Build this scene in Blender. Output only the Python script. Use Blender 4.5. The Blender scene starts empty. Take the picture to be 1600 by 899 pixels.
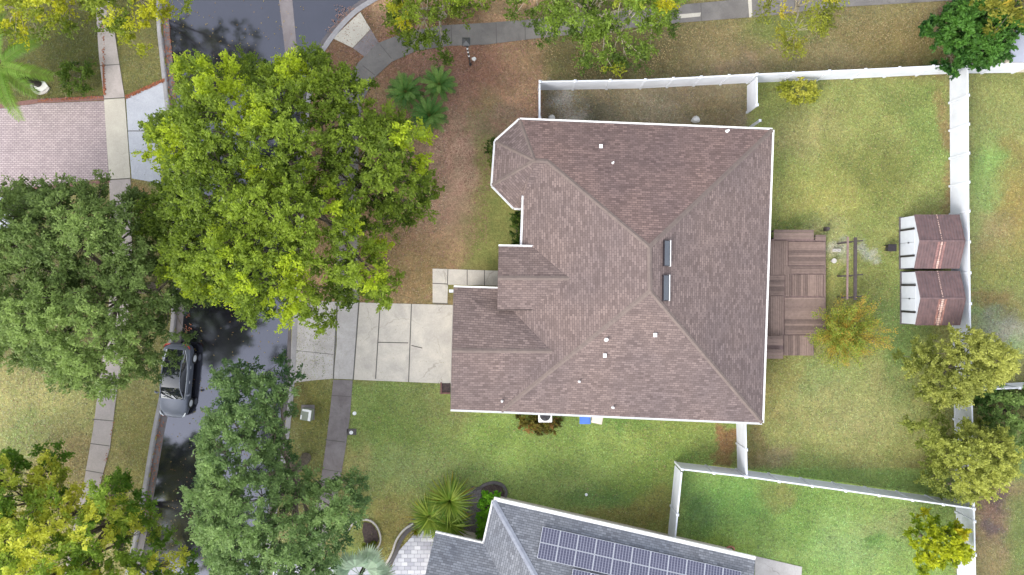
import bpy, math, random
import numpy as np
from mathutils import Vector, Matrix

# ------------------------------------------------------------------ camera, light
H = 44.0          # height of the drone above the lawn
F = 1067.0        # focal length in photo pixels (1600 wide, 24 mm on 36 mm)
sc = bpy.context.scene
COL = sc.collection
cam_d = bpy.data.cameras.new('camera'); cam_d.lens = 24; cam_d.sensor_width = 36
cam_d.clip_end = 2000; cam_d.clip_start = 0.5
cam = bpy.data.objects.new('camera', cam_d); COL.objects.link(cam)
cam.location = (0, 0, H); cam.rotation_euler = (0, 0, 0)
sc.camera = cam
SUN_EL, SUN_AZ = math.radians(38), math.radians(226)
w = bpy.data.worlds.new('World'); sc.world = w; w.use_nodes = True
wn = w.node_tree; wn.nodes.clear()
sky = wn.nodes.new('ShaderNodeTexSky'); sky.sky_type = 'NISHITA'; sky.sun_disc = False
sky.sun_elevation = SUN_EL; sky.sun_rotation = SUN_AZ; sky.dust_density = 1.2; sky.air_density = 1.0
hs = wn.nodes.new('ShaderNodeHueSaturation'); hs.inputs['Saturation'].default_value = 0.30
bg = wn.nodes.new('ShaderNodeBackground'); bg.inputs['Strength'].default_value = 0.15
wo = wn.nodes.new('ShaderNodeOutputWorld')
wn.links.new(sky.outputs[0], hs.inputs['Color']); wn.links.new(hs.outputs[0], bg.inputs['Color']); wn.links.new(bg.outputs[0], wo.inputs['Surface'])
sl = bpy.data.lights.new('sun', 'SUN'); sl.energy = 0.65; sl.angle = math.radians(26); sl.color = (1, 0.965, 0.91)
so = bpy.data.objects.new('sun', sl); COL.objects.link(so)
sd = Vector((math.sin(SUN_AZ) * math.cos(SUN_EL), math.cos(SUN_AZ) * math.cos(SUN_EL), math.sin(SUN_EL)))
so.rotation_euler = sd.to_track_quat('Z', 'Y').to_euler(); so.location = (0, 0, 30)
sc.view_settings.view_transform = 'Standard'; sc.view_settings.look = 'None'
sc.view_settings.gamma = 1; sc.view_settings.use_curve_mapping = False
sc.view_settings.exposure = 2.06

random.seed(7); R = random.random
rng = np.random.default_rng(11)
K = 0.62
def s2l(v): v /= 255.0; return v / 12.92 if v <= 0.04045 else ((v + 0.055) / 1.055) ** 2.4
def c(r, g, b, k=K): return (s2l(r) * k, s2l(g) * k, s2l(b) * k)
def P(px, py, z=0.0):
    s = (H - z) / F
    return Vector(((px - 800) * s, (449.5 - py) * s, z))
def P2(px, py, z=0.0): p = P(px, py, z); return (p.x, p.y)

# ------------------------------------------------------------------ materials
def mat(name, col, rough=0.7, col2=None, scale=3.0, metal=0.0, bump=0.0, bscale=40.0, spec=0.5, detail=6, amount=1.0, coat=0):
    m = bpy.data.materials.new(name); m.use_nodes = True; nt = m.node_tree
    b = nt.nodes['Principled BSDF']; b.inputs['Roughness'].default_value = rough; b.inputs['Metallic'].default_value = metal
    b.inputs['Specular IOR Level'].default_value = spec; b.inputs['Coat Weight'].default_value = coat
    tc = nt.nodes.new('ShaderNodeTexCoord')
    c2 = col2 or tuple(v * 0.8 for v in col)
    n = nt.nodes.new('ShaderNodeTexNoise'); n.inputs['Scale'].default_value = scale; n.inputs['Detail'].default_value = detail
    nt.links.new(tc.outputs['Object'], n.inputs['Vector'])
    mr = nt.nodes.new('ShaderNodeMapRange'); mr.inputs[1].default_value = 0.3; mr.inputs[2].default_value = 0.7
    nt.links.new(n.outputs['Fac'], mr.inputs[0])
    mx = nt.nodes.new('ShaderNodeMix'); mx.data_type = 'RGBA'
    mx.inputs['A'].default_value = (*col, 1); mx.inputs['B'].default_value = (*c2, 1)
    nt.links.new(mr.outputs[0], mx.inputs['Factor']); nt.links.new(mx.outputs['Result'], b.inputs['Base Color'])
    if bump:
        n2 = nt.nodes.new('ShaderNodeTexNoise'); n2.inputs['Scale'].default_value = bscale; n2.inputs['Detail'].default_value = 4
        nt.links.new(tc.outputs['Object'], n2.inputs['Vector'])
        bp = nt.nodes.new('ShaderNodeBump'); bp.inputs['Strength'].default_value = bump; bp.inputs['Distance'].default_value = 0.03
        nt.links.new(n2.outputs['Fac'], bp.inputs['Height']); nt.links.new(bp.outputs[0], b.inputs['Normal'])
    return m

def mixn(nt, fac, a, b, mode='MIX'):
    mx = nt.nodes.new('ShaderNodeMix'); mx.data_type = 'RGBA'; mx.blend_type = mode
    for k, v in (('Factor', fac), ('A', a), ('B', b)):
        if isinstance(v, (int, float)): mx.inputs[k].default_value = v
        elif isinstance(v, tuple): mx.inputs[k].default_value = (*v[:3], 1)
        else: nt.links.new(v, mx.inputs[k])
    return mx.outputs['Result']
def noise(nt, vec, scale, detail=5, rough=0.6, lo=0.3, hi=0.7, dist=0.0):
    n = nt.nodes.new('ShaderNodeTexNoise'); n.inputs['Scale'].default_value = scale; n.inputs['Detail'].default_value = detail
    n.inputs['Roughness'].default_value = rough; n.inputs['Distortion'].default_value = dist
    nt.links.new(vec, n.inputs['Vector'])
    mr = nt.nodes.new('ShaderNodeMapRange'); mr.inputs[1].default_value = lo; mr.inputs[2].default_value = hi
    nt.links.new(n.outputs['Fac'], mr.inputs[0]); return mr.outputs[0]
def base_nodes(name, rough=0.8, spec=0.3):
    m = bpy.data.materials.new(name); m.use_nodes = True; nt = m.node_tree
    b = nt.nodes['Principled BSDF']; b.inputs['Roughness'].default_value = rough; b.inputs['Specular IOR Level'].default_value = spec
    tc = nt.nodes.new('ShaderNodeTexCoord'); return m, nt, b, tc
def add_bump(nt, b, h, strength=0.4, dist=0.02):
    bp = nt.nodes.new('ShaderNodeBump'); bp.inputs['Strength'].default_value = strength; bp.inputs['Distance'].default_value = dist
    nt.links.new(h, bp.inputs['Height']); nt.links.new(bp.outputs[0], b.inputs['Normal'])

def ground_mat():
    m, nt, b, tc = base_nodes('turf', 0.95, 0.1)
    at = nt.nodes.new('ShaderNodeAttribute'); at.attribute_name = 'Col'
    o = tc.outputs['Object']
    f1 = noise(nt, o, 5.0, 9, 0.85, 0.34, 0.66)
    f2 = noise(nt, o, 1.3, 6, 0.7, 0.35, 0.65)
    f3 = noise(nt, o, 13.0, 4, 0.85, 0.36, 0.64)
    x = mixn(nt, f1, (0.60, 0.58, 0.56), (1.42, 1.42, 1.42))
    y = mixn(nt, f2, (0.86, 0.93, 0.88), (1.14, 1.05, 1.08))
    z = mixn(nt, f3, (0.72, 0.72, 0.70), (1.28, 1.27, 1.25))
    r = mixn(nt, 1.0, at.outputs['Color'], x, 'MULTIPLY'); r = mixn(nt, 1.0, r, y, 'MULTIPLY'); r = mixn(nt, 1.0, r, z, 'MULTIPLY')
    nt.links.new(r, b.inputs['Base Color'])
    add_bump(nt, b, f3, 0.6, 0.05)
    return m

def shingle_mat(name, a, b_, c_, gap):
    m, nt, b, tc = base_nodes(name, 0.9, 0.2)
    uv = tc.outputs['UV']
    br = nt.nodes.new('ShaderNodeTexBrick'); br.inputs['Scale'].default_value = 1.0
    br.inputs['Brick Width'].default_value = 0.30; br.inputs['Row Height'].default_value = 0.14
    br.inputs['Mortar Size'].default_value = 0.012; br.inputs['Mortar Smooth'].default_value = 0.3; br.inputs['Bias'].default_value = 0.0
    br.offset = 0.41; br.squash = 1.0
    br.inputs['Color1'].default_value = (0, 0, 0, 1); br.inputs['Color2'].default_value = (1, 1, 1, 1); br.inputs['Mortar'].default_value = (0.45, 0.45, 0.45, 1)
    nt.links.new(uv, br.inputs['Vector'])
    col = mixn(nt, br.outputs['Color'], a, b_)
    # wide scale clumping of tab tones
    f = noise(nt, uv, 0.9, 6, 0.75, 0.35, 0.68)
    col = mixn(nt, f, col, c_)
    f4 = noise(nt, tc.outputs['Object'], 0.16, 4, 0.6, 0.38, 0.68)
    col = mixn(nt, 1.0, col, mixn(nt, f4, (1.06, 1.05, 1.03), (0.80, 0.83, 0.88)), 'MULTIPLY')
    col = mixn(nt, 1.0, col, mixn(nt, br.outputs['Color'], (0.92, 0.92, 0.92), (1.06, 1.06, 1.06)), 'MULTIPLY')
    col = mixn(nt, br.outputs['Fac'], col, gap)
    # fine random grain, then a bump for each course's thick front edge
    f5 = noise(nt, uv, 30, 3, 0.7)
    col = mixn(nt, 1.0, col, mixn(nt, f5, (0.88, 0.88, 0.88), (1.12, 1.12, 1.12)), 'MULTIPLY')
    nt.links.new(col, b.inputs['Base Color'])
    sx = nt.nodes.new('ShaderNodeSeparateXYZ'); nt.links.new(uv, sx.inputs[0])
    dv = nt.nodes.new('ShaderNodeMath'); dv.operation = 'DIVIDE'; nt.links.new(sx.outputs['Y'], dv.inputs[0]); dv.inputs[1].default_value = 0.14
    fr = nt.nodes.new('ShaderNodeMath'); fr.operation = 'FRACT'; nt.links.new(dv.outputs[0], fr.inputs[0])
    ml = nt.nodes.new('ShaderNodeMath'); ml.operation = 'MULTIPLY'; nt.links.new(fr.outputs[0], ml.inputs[0]); ml.inputs[1].default_value = -1.0
    add_bump(nt, b, ml.outputs[0], 0.8, 0.02)
    return m

def concrete_mat(name, a, stain, rough=0.75, wet=0.0, crack=0.5, spec=0.3):
    m, nt, b, tc = base_nodes(name, rough, spec); o = tc.outputs['Object']
    f1 = noise(nt, o, 0.8, 8, 0.7, 0.35, 0.7, 0.5); f2 = noise(nt, o, 14, 6, 0.8, 0.3, 0.7)
    col = mixn(nt, f1, a, stain)
    col = mixn(nt, 1.0, col, mixn(nt, f2, (0.86, 0.86, 0.86), (1.1, 1.1, 1.1)), 'MULTIPLY')
    v = nt.nodes.new('ShaderNodeTexVoronoi'); v.feature = 'DISTANCE_TO_EDGE'; v.inputs['Scale'].default_value = 0.33
    wv = nt.nodes.new('ShaderNodeTexNoise'); wv.inputs['Scale'].default_value = 1.5; wv.inputs['Detail'].default_value = 6
    nt.links.new(o, wv.inputs['Vector'])
    ad = nt.nodes.new('ShaderNodeVectorMath'); ad.operation = 'MULTIPLY_ADD'; nt.links.new(wv.outputs['Color'], ad.inputs[0]); ad.inputs[1].default_value = (0.9, 0.9, 0); nt.links.new(o, ad.inputs[2])
    nt.links.new(ad.outputs[0], v.inputs['Vector'])
    mr = nt.nodes.new('ShaderNodeMapRange'); mr.inputs[1].default_value = 0.0; mr.inputs[2].default_value = 0.012; mr.inputs[3].default_value = crack; mr.inputs[4].default_value = 0
    nt.links.new(v.outputs['Distance'], mr.inputs[0])
    f3 = noise(nt, o, 0.5, 2, 0.5, 0.45, 0.6)
    mm = nt.nodes.new('ShaderNodeMath'); mm.operation = 'MULTIPLY'; nt.links.new(mr.outputs[0], mm.inputs[0]); nt.links.new(f3, mm.inputs[1])
    col = mixn(nt, mm.outputs[0], col, tuple(x * 0.35 for x in a))
    nt.links.new(col, b.inputs['Base Color'])
    if wet:
        rr = mixn(nt, f1, (rough,) * 3, (wet,) * 3); nt.links.new(rr, b.inputs['Roughness'])
    add_bump(nt, b, f2, 0.15, 0.01)
    return m

def asphalt_mat():
    m, nt, b, tc = base_nodes('wet_asphalt', 0.3, 0.5); o = tc.outputs['Object']
    f1 = noise(nt, o, 0.25, 6, 0.6, 0.35, 0.65); f2 = noise(nt, o, 30, 6, 0.85, 0.3, 0.7)
    col = mixn(nt, f1, (0.007, 0.0068, 0.009), (0.014, 0.0135, 0.018))
    col = mixn(nt, 1.0, col, mixn(nt, f2, (0.6, 0.6, 0.6), (1.5, 1.5, 1.5)), 'MULTIPLY')
    nt.links.new(col, b.inputs['Base Color'])
    rr = mixn(nt, f1, (0.04,) * 3, (0.16,) * 3); nt.links.new(rr, b.inputs['Roughness'])
    b.inputs['IOR'].default_value = 2.05; b.inputs['Specular Tint'].default_value = (0.84, 0.86, 1.0, 1)
    add_bump(nt, b, f2, 0.05, 0.004)
    return m

def paver_mat(name, a, b_, gap, bw, rh, k=0.015):
    m, nt, b, tc = base_nodes(name, 0.8, 0.3); o = tc.outputs['Object']
    br = nt.nodes.new('ShaderNodeTexBrick'); br.inputs['Scale'].default_value = 1.0
    br.inputs['Brick Width'].default_value = bw; br.inputs['Row Height'].default_value = rh; br.inputs['Mortar Size'].default_value = k
    br.inputs['Color1'].default_value = (*a, 1); br.inputs['Color2'].default_value = (*b_, 1); br.inputs['Mortar'].default_value = (*gap, 1)
    nt.links.new(o, br.inputs['Vector'])
    f = noise(nt, o, 0.7, 6, 0.7)
    col = mixn(nt, 1.0, br.outputs['Color'], mixn(nt, f, (0.85, 0.83, 0.85), (1.1, 1.08, 1.08)), 'MULTIPLY')
    nt.links.new(col, b.inputs['Base Color']); return m

def leaf_mat(name, trans=0.6):
    m = bpy.data.materials.new(name); m.use_nodes = True; nt = m.node_tree
    b = nt.nodes['Principled BSDF']; b.inputs['Roughness'].default_value = 0.55; b.inputs['Specular IOR Level'].default_value = 0.35
    at = nt.nodes.new('ShaderNodeAttribute'); at.attribute_name = 'Col'
    tr = nt.nodes.new('ShaderNodeBsdfTranslucent'); ms = nt.nodes.new('ShaderNodeMixShader'); ms.inputs[0].default_value = trans
    nt.links.new(at.outputs['Color'], b.inputs['Base Color']); nt.links.new(at.outputs['Color'], tr.inputs['Color'])
    nt.links.new(b.outputs[0], ms.inputs[1]); nt.links.new(tr.outputs[0], ms.inputs[2])
    nt.links.new(ms.outputs[0], nt.nodes['Material Output'].inputs['Surface']); return m

def wood_mat(name, a, b_):
    m, nt, b, tc = base_nodes(name, 0.75, 0.3); o = tc.outputs['Object']
    g = nt.nodes.new('ShaderNodeNewGeometry')
    f = noise(nt, o, 5, 6, 0.8, 0.3, 0.7)
    col = mixn(nt, g.outputs['Random Per Island'], a, b_)
    col = mixn(nt, 1.0, col, mixn(nt, f, (0.75, 0.75, 0.75), (1.2, 1.2, 1.2)), 'MULTIPLY')
    nt.links.new(col, b.inputs['Base Color']); return m

M = {}
M["turf"] = ground_mat()
M['asphalt'] = asphalt_mat()
M['shingle_brown'] = shingle_mat('brown_shingle', c(114, 98, 94), c(150, 131, 125), c(132, 115, 110), c(97, 84, 81))
M['shingle_top_tint'] = shingle_mat('redder_top_shingle', c(116, 96, 91), c(156, 130, 122), c(136, 114, 108), c(98, 81, 78))  # same shingle tinted slightly redder, for the top roof face only
M['shingle_grey'] = shingle_mat('grey_shingle', c(112, 113, 119), c(152, 154, 160), c(132, 134, 140), c(92, 94, 100))
M['ridge_brown'] = mat('brown_ridge', c(132, 116, 108), 0.9, c(118, 103, 97), 4)
M['ridge_grey'] = mat('grey_ridge', c(160, 164, 174), 0.9, c(140, 143, 155), 4)
M['white'] = mat('white_vinyl', (0.56, 0.57, 0.61), 0.45, (0.47, 0.48, 0.51), 1.2)
M['gutter'] = mat('white_gutter', (0.72, 0.71, 0.70), 0.4, (0.60, 0.58, 0.56), 5)
M['wall'] = mat('stucco_wall', (0.45, 0.40, 0.33), 0.9, (0.40, 0.36, 0.30), 2, bump=0.3)
M['glass_dark'] = mat('window_glass', (0.03, 0.04, 0.05), 0.05, (0.04, 0.05, 0.06), 1, spec=0.8)
M['skylight'] = mat('skylight_glass', (0.055, 0.06, 0.07), 0.2, (0.045, 0.05, 0.06), 1, spec=0.8)
M['concrete'] = concrete_mat('driveway_concrete', c(232, 222, 206), c(198, 190, 180))
M['concrete_apron'] = concrete_mat('apron_concrete', c(212, 206, 202), c(182, 176, 170))
M['concrete_white'] = concrete_mat('pale_concrete', c(206, 207, 214), c(188, 190, 198), crack=0.4)
M['concrete_cream'] = concrete_mat('cream_concrete', c(214, 206, 190), c(196, 188, 174), crack=0.2)
M['concrete_path'] = concrete_mat('sidewalk_concrete', c(196, 184, 178), c(174, 164, 158), crack=0.2)
M['concrete_wet'] = concrete_mat('wet_concrete', c(132, 126, 120), c(104, 98, 94), 0.6, 0.4, crack=0.2, spec=0.5)
M['concrete_damp'] = concrete_mat('damp_concrete', c(150, 142, 142), c(118, 108, 108), 0.6, 0.4, crack=0.2)
M['kerb'] = concrete_mat('kerb_concrete', c(180, 176, 176), c(150, 146, 148), crack=0.1)
M['gutter_pan'] = concrete_mat('gutter_pan_concrete', c(128, 122, 124), c(100, 92, 92), 0.6, 0.35, crack=0.1)
M['joint'] = mat('dark_joint', (0.10, 0.09, 0.08), 0.9)
M['litter'] = mat('red_leaf_litter', c(170, 110, 84), 0.95, c(130, 86, 66), 12)
M['pavers_pink'] = paver_mat('pink_pavers', c(200, 184, 182), c(180, 164, 164), c(134, 120, 120), 0.24, 0.12, 0.014)
M['pavers_grey'] = paver_mat('grey_pavers', c(235, 236, 240), c(176, 178, 188), c(130, 130, 136), 0.42, 0.26, 0.012)
M['brick_edge'] = mat('brick_edging', c(150, 108, 98), 0.9, c(120, 86, 80), 10)
M['stone_dark'] = mat('dark_edging', c(110, 104, 102), 0.9, c(90, 84, 84), 6)
M['stone_light'] = mat('pale_edging', c(215, 208, 200), 0.8, c(190, 182, 174), 6)
M['mulch'] = mat('mulch', c(98, 80, 76), 0.95, c(64, 52, 50), 9, bump=0.6, bscale=25)
M['deck'] = wood_mat('deck_board', c(160, 136, 124), c(120, 101, 93))
M['deck_frame'] = mat('deck_timber', c(160, 132, 126), 0.8, c(130, 108, 104), 6)
M['timber_dark'] = mat('dark_timber', c(84, 72, 70), 0.8, c(62, 52, 52), 6)
M['shed_roof'] = mat('maroon_metal', c(128, 100, 98), 0.6, c(100, 80, 80), 3, spec=0.5)
M['shed_rust'] = mat('worn_metal', c(172, 128, 120), 0.6, c(132, 94, 90), 9)
M['shed_rust2'] = mat('peeling_metal', c(190, 138, 122), 0.6, c(116, 80, 76), 4)
M['shed_pale'] = mat('bare_metal', c(240, 215, 200), 0.5, c(200, 150, 130), 14)
M['shed_wall'] = mat('white_metal_wall', (0.47, 0.485, 0.52), 0.5, (0.43, 0.445, 0.485), 3)
M['black'] = mat('black_plastic', (0.02, 0.02, 0.023), 0.5, (0.03, 0.03, 0.03), 5)
M['dark_metal'] = mat('dark_metal', c(70, 62, 66), 0.4, c(50, 44, 48), 8, metal=0.3)
M['solar_glass'] = mat('solar_cell', c(86, 86, 108), 0.3, c(74, 74, 98), 2, spec=0.6)
M['solar_gap'] = mat('solar_backing', c(168, 168, 184), 0.4)
M['alu'] = mat('aluminium', (0.62, 0.63, 0.66), 0.4, (0.56, 0.57, 0.6), 3, metal=0.2)
M['bin_blue'] = mat('blue_plastic', (0.06, 0.15, 0.50), 0.45, (0.05, 0.13, 0.42), 3)
M['bin_tan'] = mat('tan_plastic', (0.60, 0.50, 0.42), 0.5, (0.52, 0.43, 0.36), 3)
M['car_paint'] = mat('silver_blue_paint', (0.10, 0.11, 0.14), 0.4, (0.095, 0.105, 0.135), 1, metal=0.3)
M['car_glass'] = mat('car_glass', (0.012, 0.014, 0.018), 0.03, (0.012, 0.014, 0.018), 1, spec=1.0)
M['car_inner'] = mat('car_interior', (0.10, 0.12, 0.12), 0.7, (0.05, 0.06, 0.06), 6)
M['rubber'] = mat('tyre_rubber', (0.02, 0.02, 0.02), 0.8)
M['lamp_red'] = mat('red_lens', (0.35, 0.02, 0.02), 0.2)
M['lamp_clear'] = mat('clear_lens', (0.6, 0.62, 0.65), 0.1)
M['bark'] = mat('grey_bark', c(128, 116, 100), 0.95, c(92, 82, 70), 6, bump=0.6)
M['bark_pale'] = mat('pale_bark', c(188, 176, 152), 0.9, c(150, 138, 118), 6)
M['bark_dark'] = mat('dark_bark', c(80, 72, 62), 0.95, c(56, 50, 44), 6, bump=0.6)
M['leaf'] = leaf_mat('leaf'); M['litter_leaf'] = leaf_mat('dry_leaf', 0.1)
M['rock'] = mat('white_rock', (0.6, 0.59, 0.57), 0.9, (0.5, 0.48, 0.45), 9, bump=0.5)
M['hose'] = mat('red_hose', c(190, 120, 100), 0.5)
M['sign_white'] = mat('white_paint', (0.7, 0.7, 0.7), 0.5)
M['door'] = mat('painted_door', (0.55, 0.53, 0.50), 0.5)

# ------------------------------------------------------------------ mesh helpers
class MB:
    def __init__(s): s.v = []; s.f = []; s.mi = []; s.uv = None
    def add(s, vs, fs, mi=0):
        o = len(s.v); s.v += [tuple(x) for x in vs]
        for f in fs: s.f.append(tuple(i + o for i in f)); s.mi.append(mi)
    def box(s, x0, y0, z0, x1, y1, z1, T=None, mi=0, bev=0):
        vs = [Vector((x, y, z)) for x in (x0, x1) for y in (y0, y1) for z in (z0, z1)]
        if T is not None: vs = [T @ q for q in vs]
        s.add(vs, [(0, 1, 3, 2), (4, 6, 7, 5), (0, 4, 5, 1), (2, 3, 7, 6), (0, 2, 6, 4), (1, 5, 7, 3)], mi)
    def prism(s, pts, z0, z1, mi=0, bottom=True):
        n = len(pts); a = sum(pts[i][0] * pts[(i + 1) % n][1] - pts[(i + 1) % n][0] * pts[i][1] for i in range(n))
        if a < 0: pts = pts[::-1]
        vs = [(x, y, z0) for x, y in pts] + [(x, y, z1) for x, y in pts]
        fs = [(i, (i + 1) % n, n + (i + 1) % n, n + i) for i in range(n)] + [tuple(range(n, 2 * n))]
        if bottom: fs.append(tuple(range(n))[::-1])
        s.add(vs, fs, mi)
    def tube(s, pts, rs, n=6, mi=0, cap=True):
        pts = [Vector(p) for p in pts]; o = len(s.v); k = len(pts)
        up = Vector((0, 0, 1))
        for i, p in enumerate(pts):
            d = (pts[min(i + 1, k - 1)] - pts[max(i - 1, 0)]).normalized()
            a = d.cross(up if abs(d.z) < 0.95 else Vector((1, 0, 0))).normalized(); b = d.cross(a)
            for j in range(n):
                t = 2 * math.pi * j / n; q = p + (a * math.cos(t) + b * math.sin(t)) * rs[i]
                s.v.append(tuple(q))
        for i in range(k - 1):
            for j in range(n):
                s.f.append((o + i * n + j, o + i * n + (j + 1) % n, o + (i + 1) * n + (j + 1) % n, o + (i + 1) * n + j)); s.mi.append(mi)
        if cap:
            s.f.append(tuple(o + j for j in range(n))); s.mi.append(mi)
            s.f.append(tuple(o + (k - 1) * n + j for j in range(n))[::-1]); s.mi.append(mi)
    def cyl(s, x, y, z0, z1, r, n=16, mi=0, r2=None):
        r2 = r if r2 is None else r2
        vs = [(x + r * math.cos(2 * math.pi * j / n), y + r * math.sin(2 * math.pi * j / n), z0) for j in range(n)] + \
             [(x + r2 * math.cos(2 * math.pi * j / n), y + r2 * math.sin(2 * math.pi * j / n), z1) for j in range(n)]
        s.add(vs, [(i, (i + 1) % n, n + (i + 1) % n, n + i) for i in range(n)] + [tuple(range(n, 2 * n)), tuple(range(n))[::-1]], mi)
    def build(s, name, mats, parent=None, origin=None, smooth=False, uv=False):
        me = bpy.data.meshes.new(name); o3 = Vector(origin) if origin is not None else Vector((0, 0, 0))
        if parent is not None and origin is None: o3 = parent.matrix_world_loc if hasattr(parent, 'matrix_world_loc') else Vector(LOC.get(parent.name, (0, 0, 0)))
        me.from_pydata([tuple(Vector(v) - o3) for v in s.v], [], s.f)
        if not isinstance(mats, (list, tuple)): mats = [mats]
        for q in mats: me.materials.append(q)
        if len(mats) > 1: me.polygons.foreach_set('material_index', s.mi)
        if smooth: me.polygons.foreach_set('use_smooth', [True] * len(me.polygons))
        if uv:
            ul = me.uv_layers.new(name='UVMap')
            for p in me.polygons:
                nrm = p.normal if p.normal.z > 0 else -p.normal
                u = Vector((0, 0, 1)).cross(nrm)
                u = u.normalized() if u.length > 1e-3 else Vector((1, 0, 0))
                v = nrm.cross(u)
                for li in p.loop_indices:
                    co = me.vertices[me.loops[li].vertex_index].co; ul.data[li].uv = (co.dot(u), co.dot(v))
        me.update()
        o = bpy.data.objects.new(name, me); COL.objects.link(o)
        if parent is not None: o.parent = parent          # parents sit at an unrotated origin: local = world - root
        else: o.location = o3; LOC[o.name] = tuple(o3)
        if parent is not None: LOC[o.name] = tuple(o3)
        return o
LOC = {}
def tag(o, label, cat, group=None):
    o['label'] = label; o['category'] = cat
    if group: o['group'] = group
    return o
def root(name, loc, label, cat, group=None):
    o = bpy.data.objects.new(name, None); COL.objects.link(o); o.location = loc; o.empty_display_size = 0.3
    LOC[o.name] = tuple(loc); return tag(o, label, cat, group)
def struct(o, kind='structure'): o['kind'] = kind; return o
def rot(x, y, a, z=0): return Matrix.Translation((x, y, z)) @ Matrix.Rotation(a, 4, 'Z')
def copy_tree(o, loc, label, parent=None):
    n = o.copy(); COL.objects.link(n)
    if parent is None: n.location = loc; n['label'] = label
    else: n.parent = parent
    for ch in o.children: copy_tree(ch, None, None, n)
    return n

def vnoise(x, y, scale, seed):
    r = np.random.default_rng(seed); g = r.random((256, 256))
    u = np.asarray(x) / scale + 1000.3; v = np.asarray(y) / scale + 1000.7
    i = np.floor(u).astype(int); j = np.floor(v).astype(int); fu = u - i; fv = v - j
    fu = fu * fu * (3 - 2 * fu); fv = fv * fv * (3 - 2 * fv)
    a = g[i % 256, j % 256]; b = g[(i + 1) % 256, j % 256]; cc = g[i % 256, (j + 1) % 256]; d = g[(i + 1) % 256, (j + 1) % 256]
    return (a * (1 - fu) + b * fu) * (1 - fv) + (cc * (1 - fu) + d * fu) * fv
def fbm(x, y, scale, seed, o=4):
    t = 0; amp = 1; tot = 0
    for k in range(o): t = t + amp * vnoise(x, y, scale / 2 ** k, seed + k); tot += amp; amp *= 0.6
    return t / tot
def inpoly(X, Y, poly):
    ins = np.zeros(np.shape(X), bool); n = len(poly)
    for i in range(n):
        x0, y0 = poly[i]; x1, y1 = poly[(i + 1) % n]
        cnd = ((y0 > Y) != (y1 > Y)) & (X < (x1 - x0) * (Y - y0) / (y1 - y0 + 1e-12) + x0); ins ^= cnd
    return ins
def polydist(X, Y, poly):
    d = np.full(np.shape(X), 1e9); n = len(poly)
    for i in range(n):
        x0, y0 = poly[i]; x1, y1 = poly[(i + 1) % n]; dx, dy = x1 - x0, y1 - y0
        t = np.clip(((X - x0) * dx + (Y - y0) * dy) / (dx * dx + dy * dy + 1e-12), 0, 1)
        d = np.minimum(d, np.hypot(X - x0 - t * dx, Y - y0 - t * dy))
    return d

# ------------------------------------------------------------------ ground
ROAD_L = [(262, -120), (262, 20), (268, 90), (276, 165), (283, 240), (288, 330), (289, 420), (285, 500), (277, 570), (266, 625), (256, 674), (248, 720), (240, 769), (227, 838), (212, 905), (190, 1000)]
ROAD_R = [(900, -110), (700, -60), (610, -28), (562, 0), (540, 17), (517, 42), (500, 65), (490, 82), (478, 120), (469, 170), (463, 240), (460, 330), (455, 430), (449, 517), (446, 590), (437, 680), (425, 760), (410, 840), (396, 905), (375, 1000)]
ROADPX = ROAD_L[::-1] + [(262, -200), (900, -200)] + ROAD_R
road_w = [P2(*p) for p in ROADPX]
def smoothline(pts, n=4):
    out = []
    for i in range(len(pts) - 1):
        p0 = pts[max(i - 1, 0)]; p1 = pts[i]; p2 = pts[i + 1]; p3 = pts[min(i + 2, len(pts) - 1)]
        for k in range(n):
            t = k / n
            out.append(tuple(0.5 * ((2 * p1[a]) + (-p0[a] + p2[a]) * t + (2 * p0[a] - 5 * p1[a] + 4 * p2[a] - p3[a]) * t * t + (-p0[a] + 3 * p1[a] - 3 * p2[a] + p3[a]) * t ** 3) for a in (0, 1)))
    out.append(pts[-1]); return out

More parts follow.
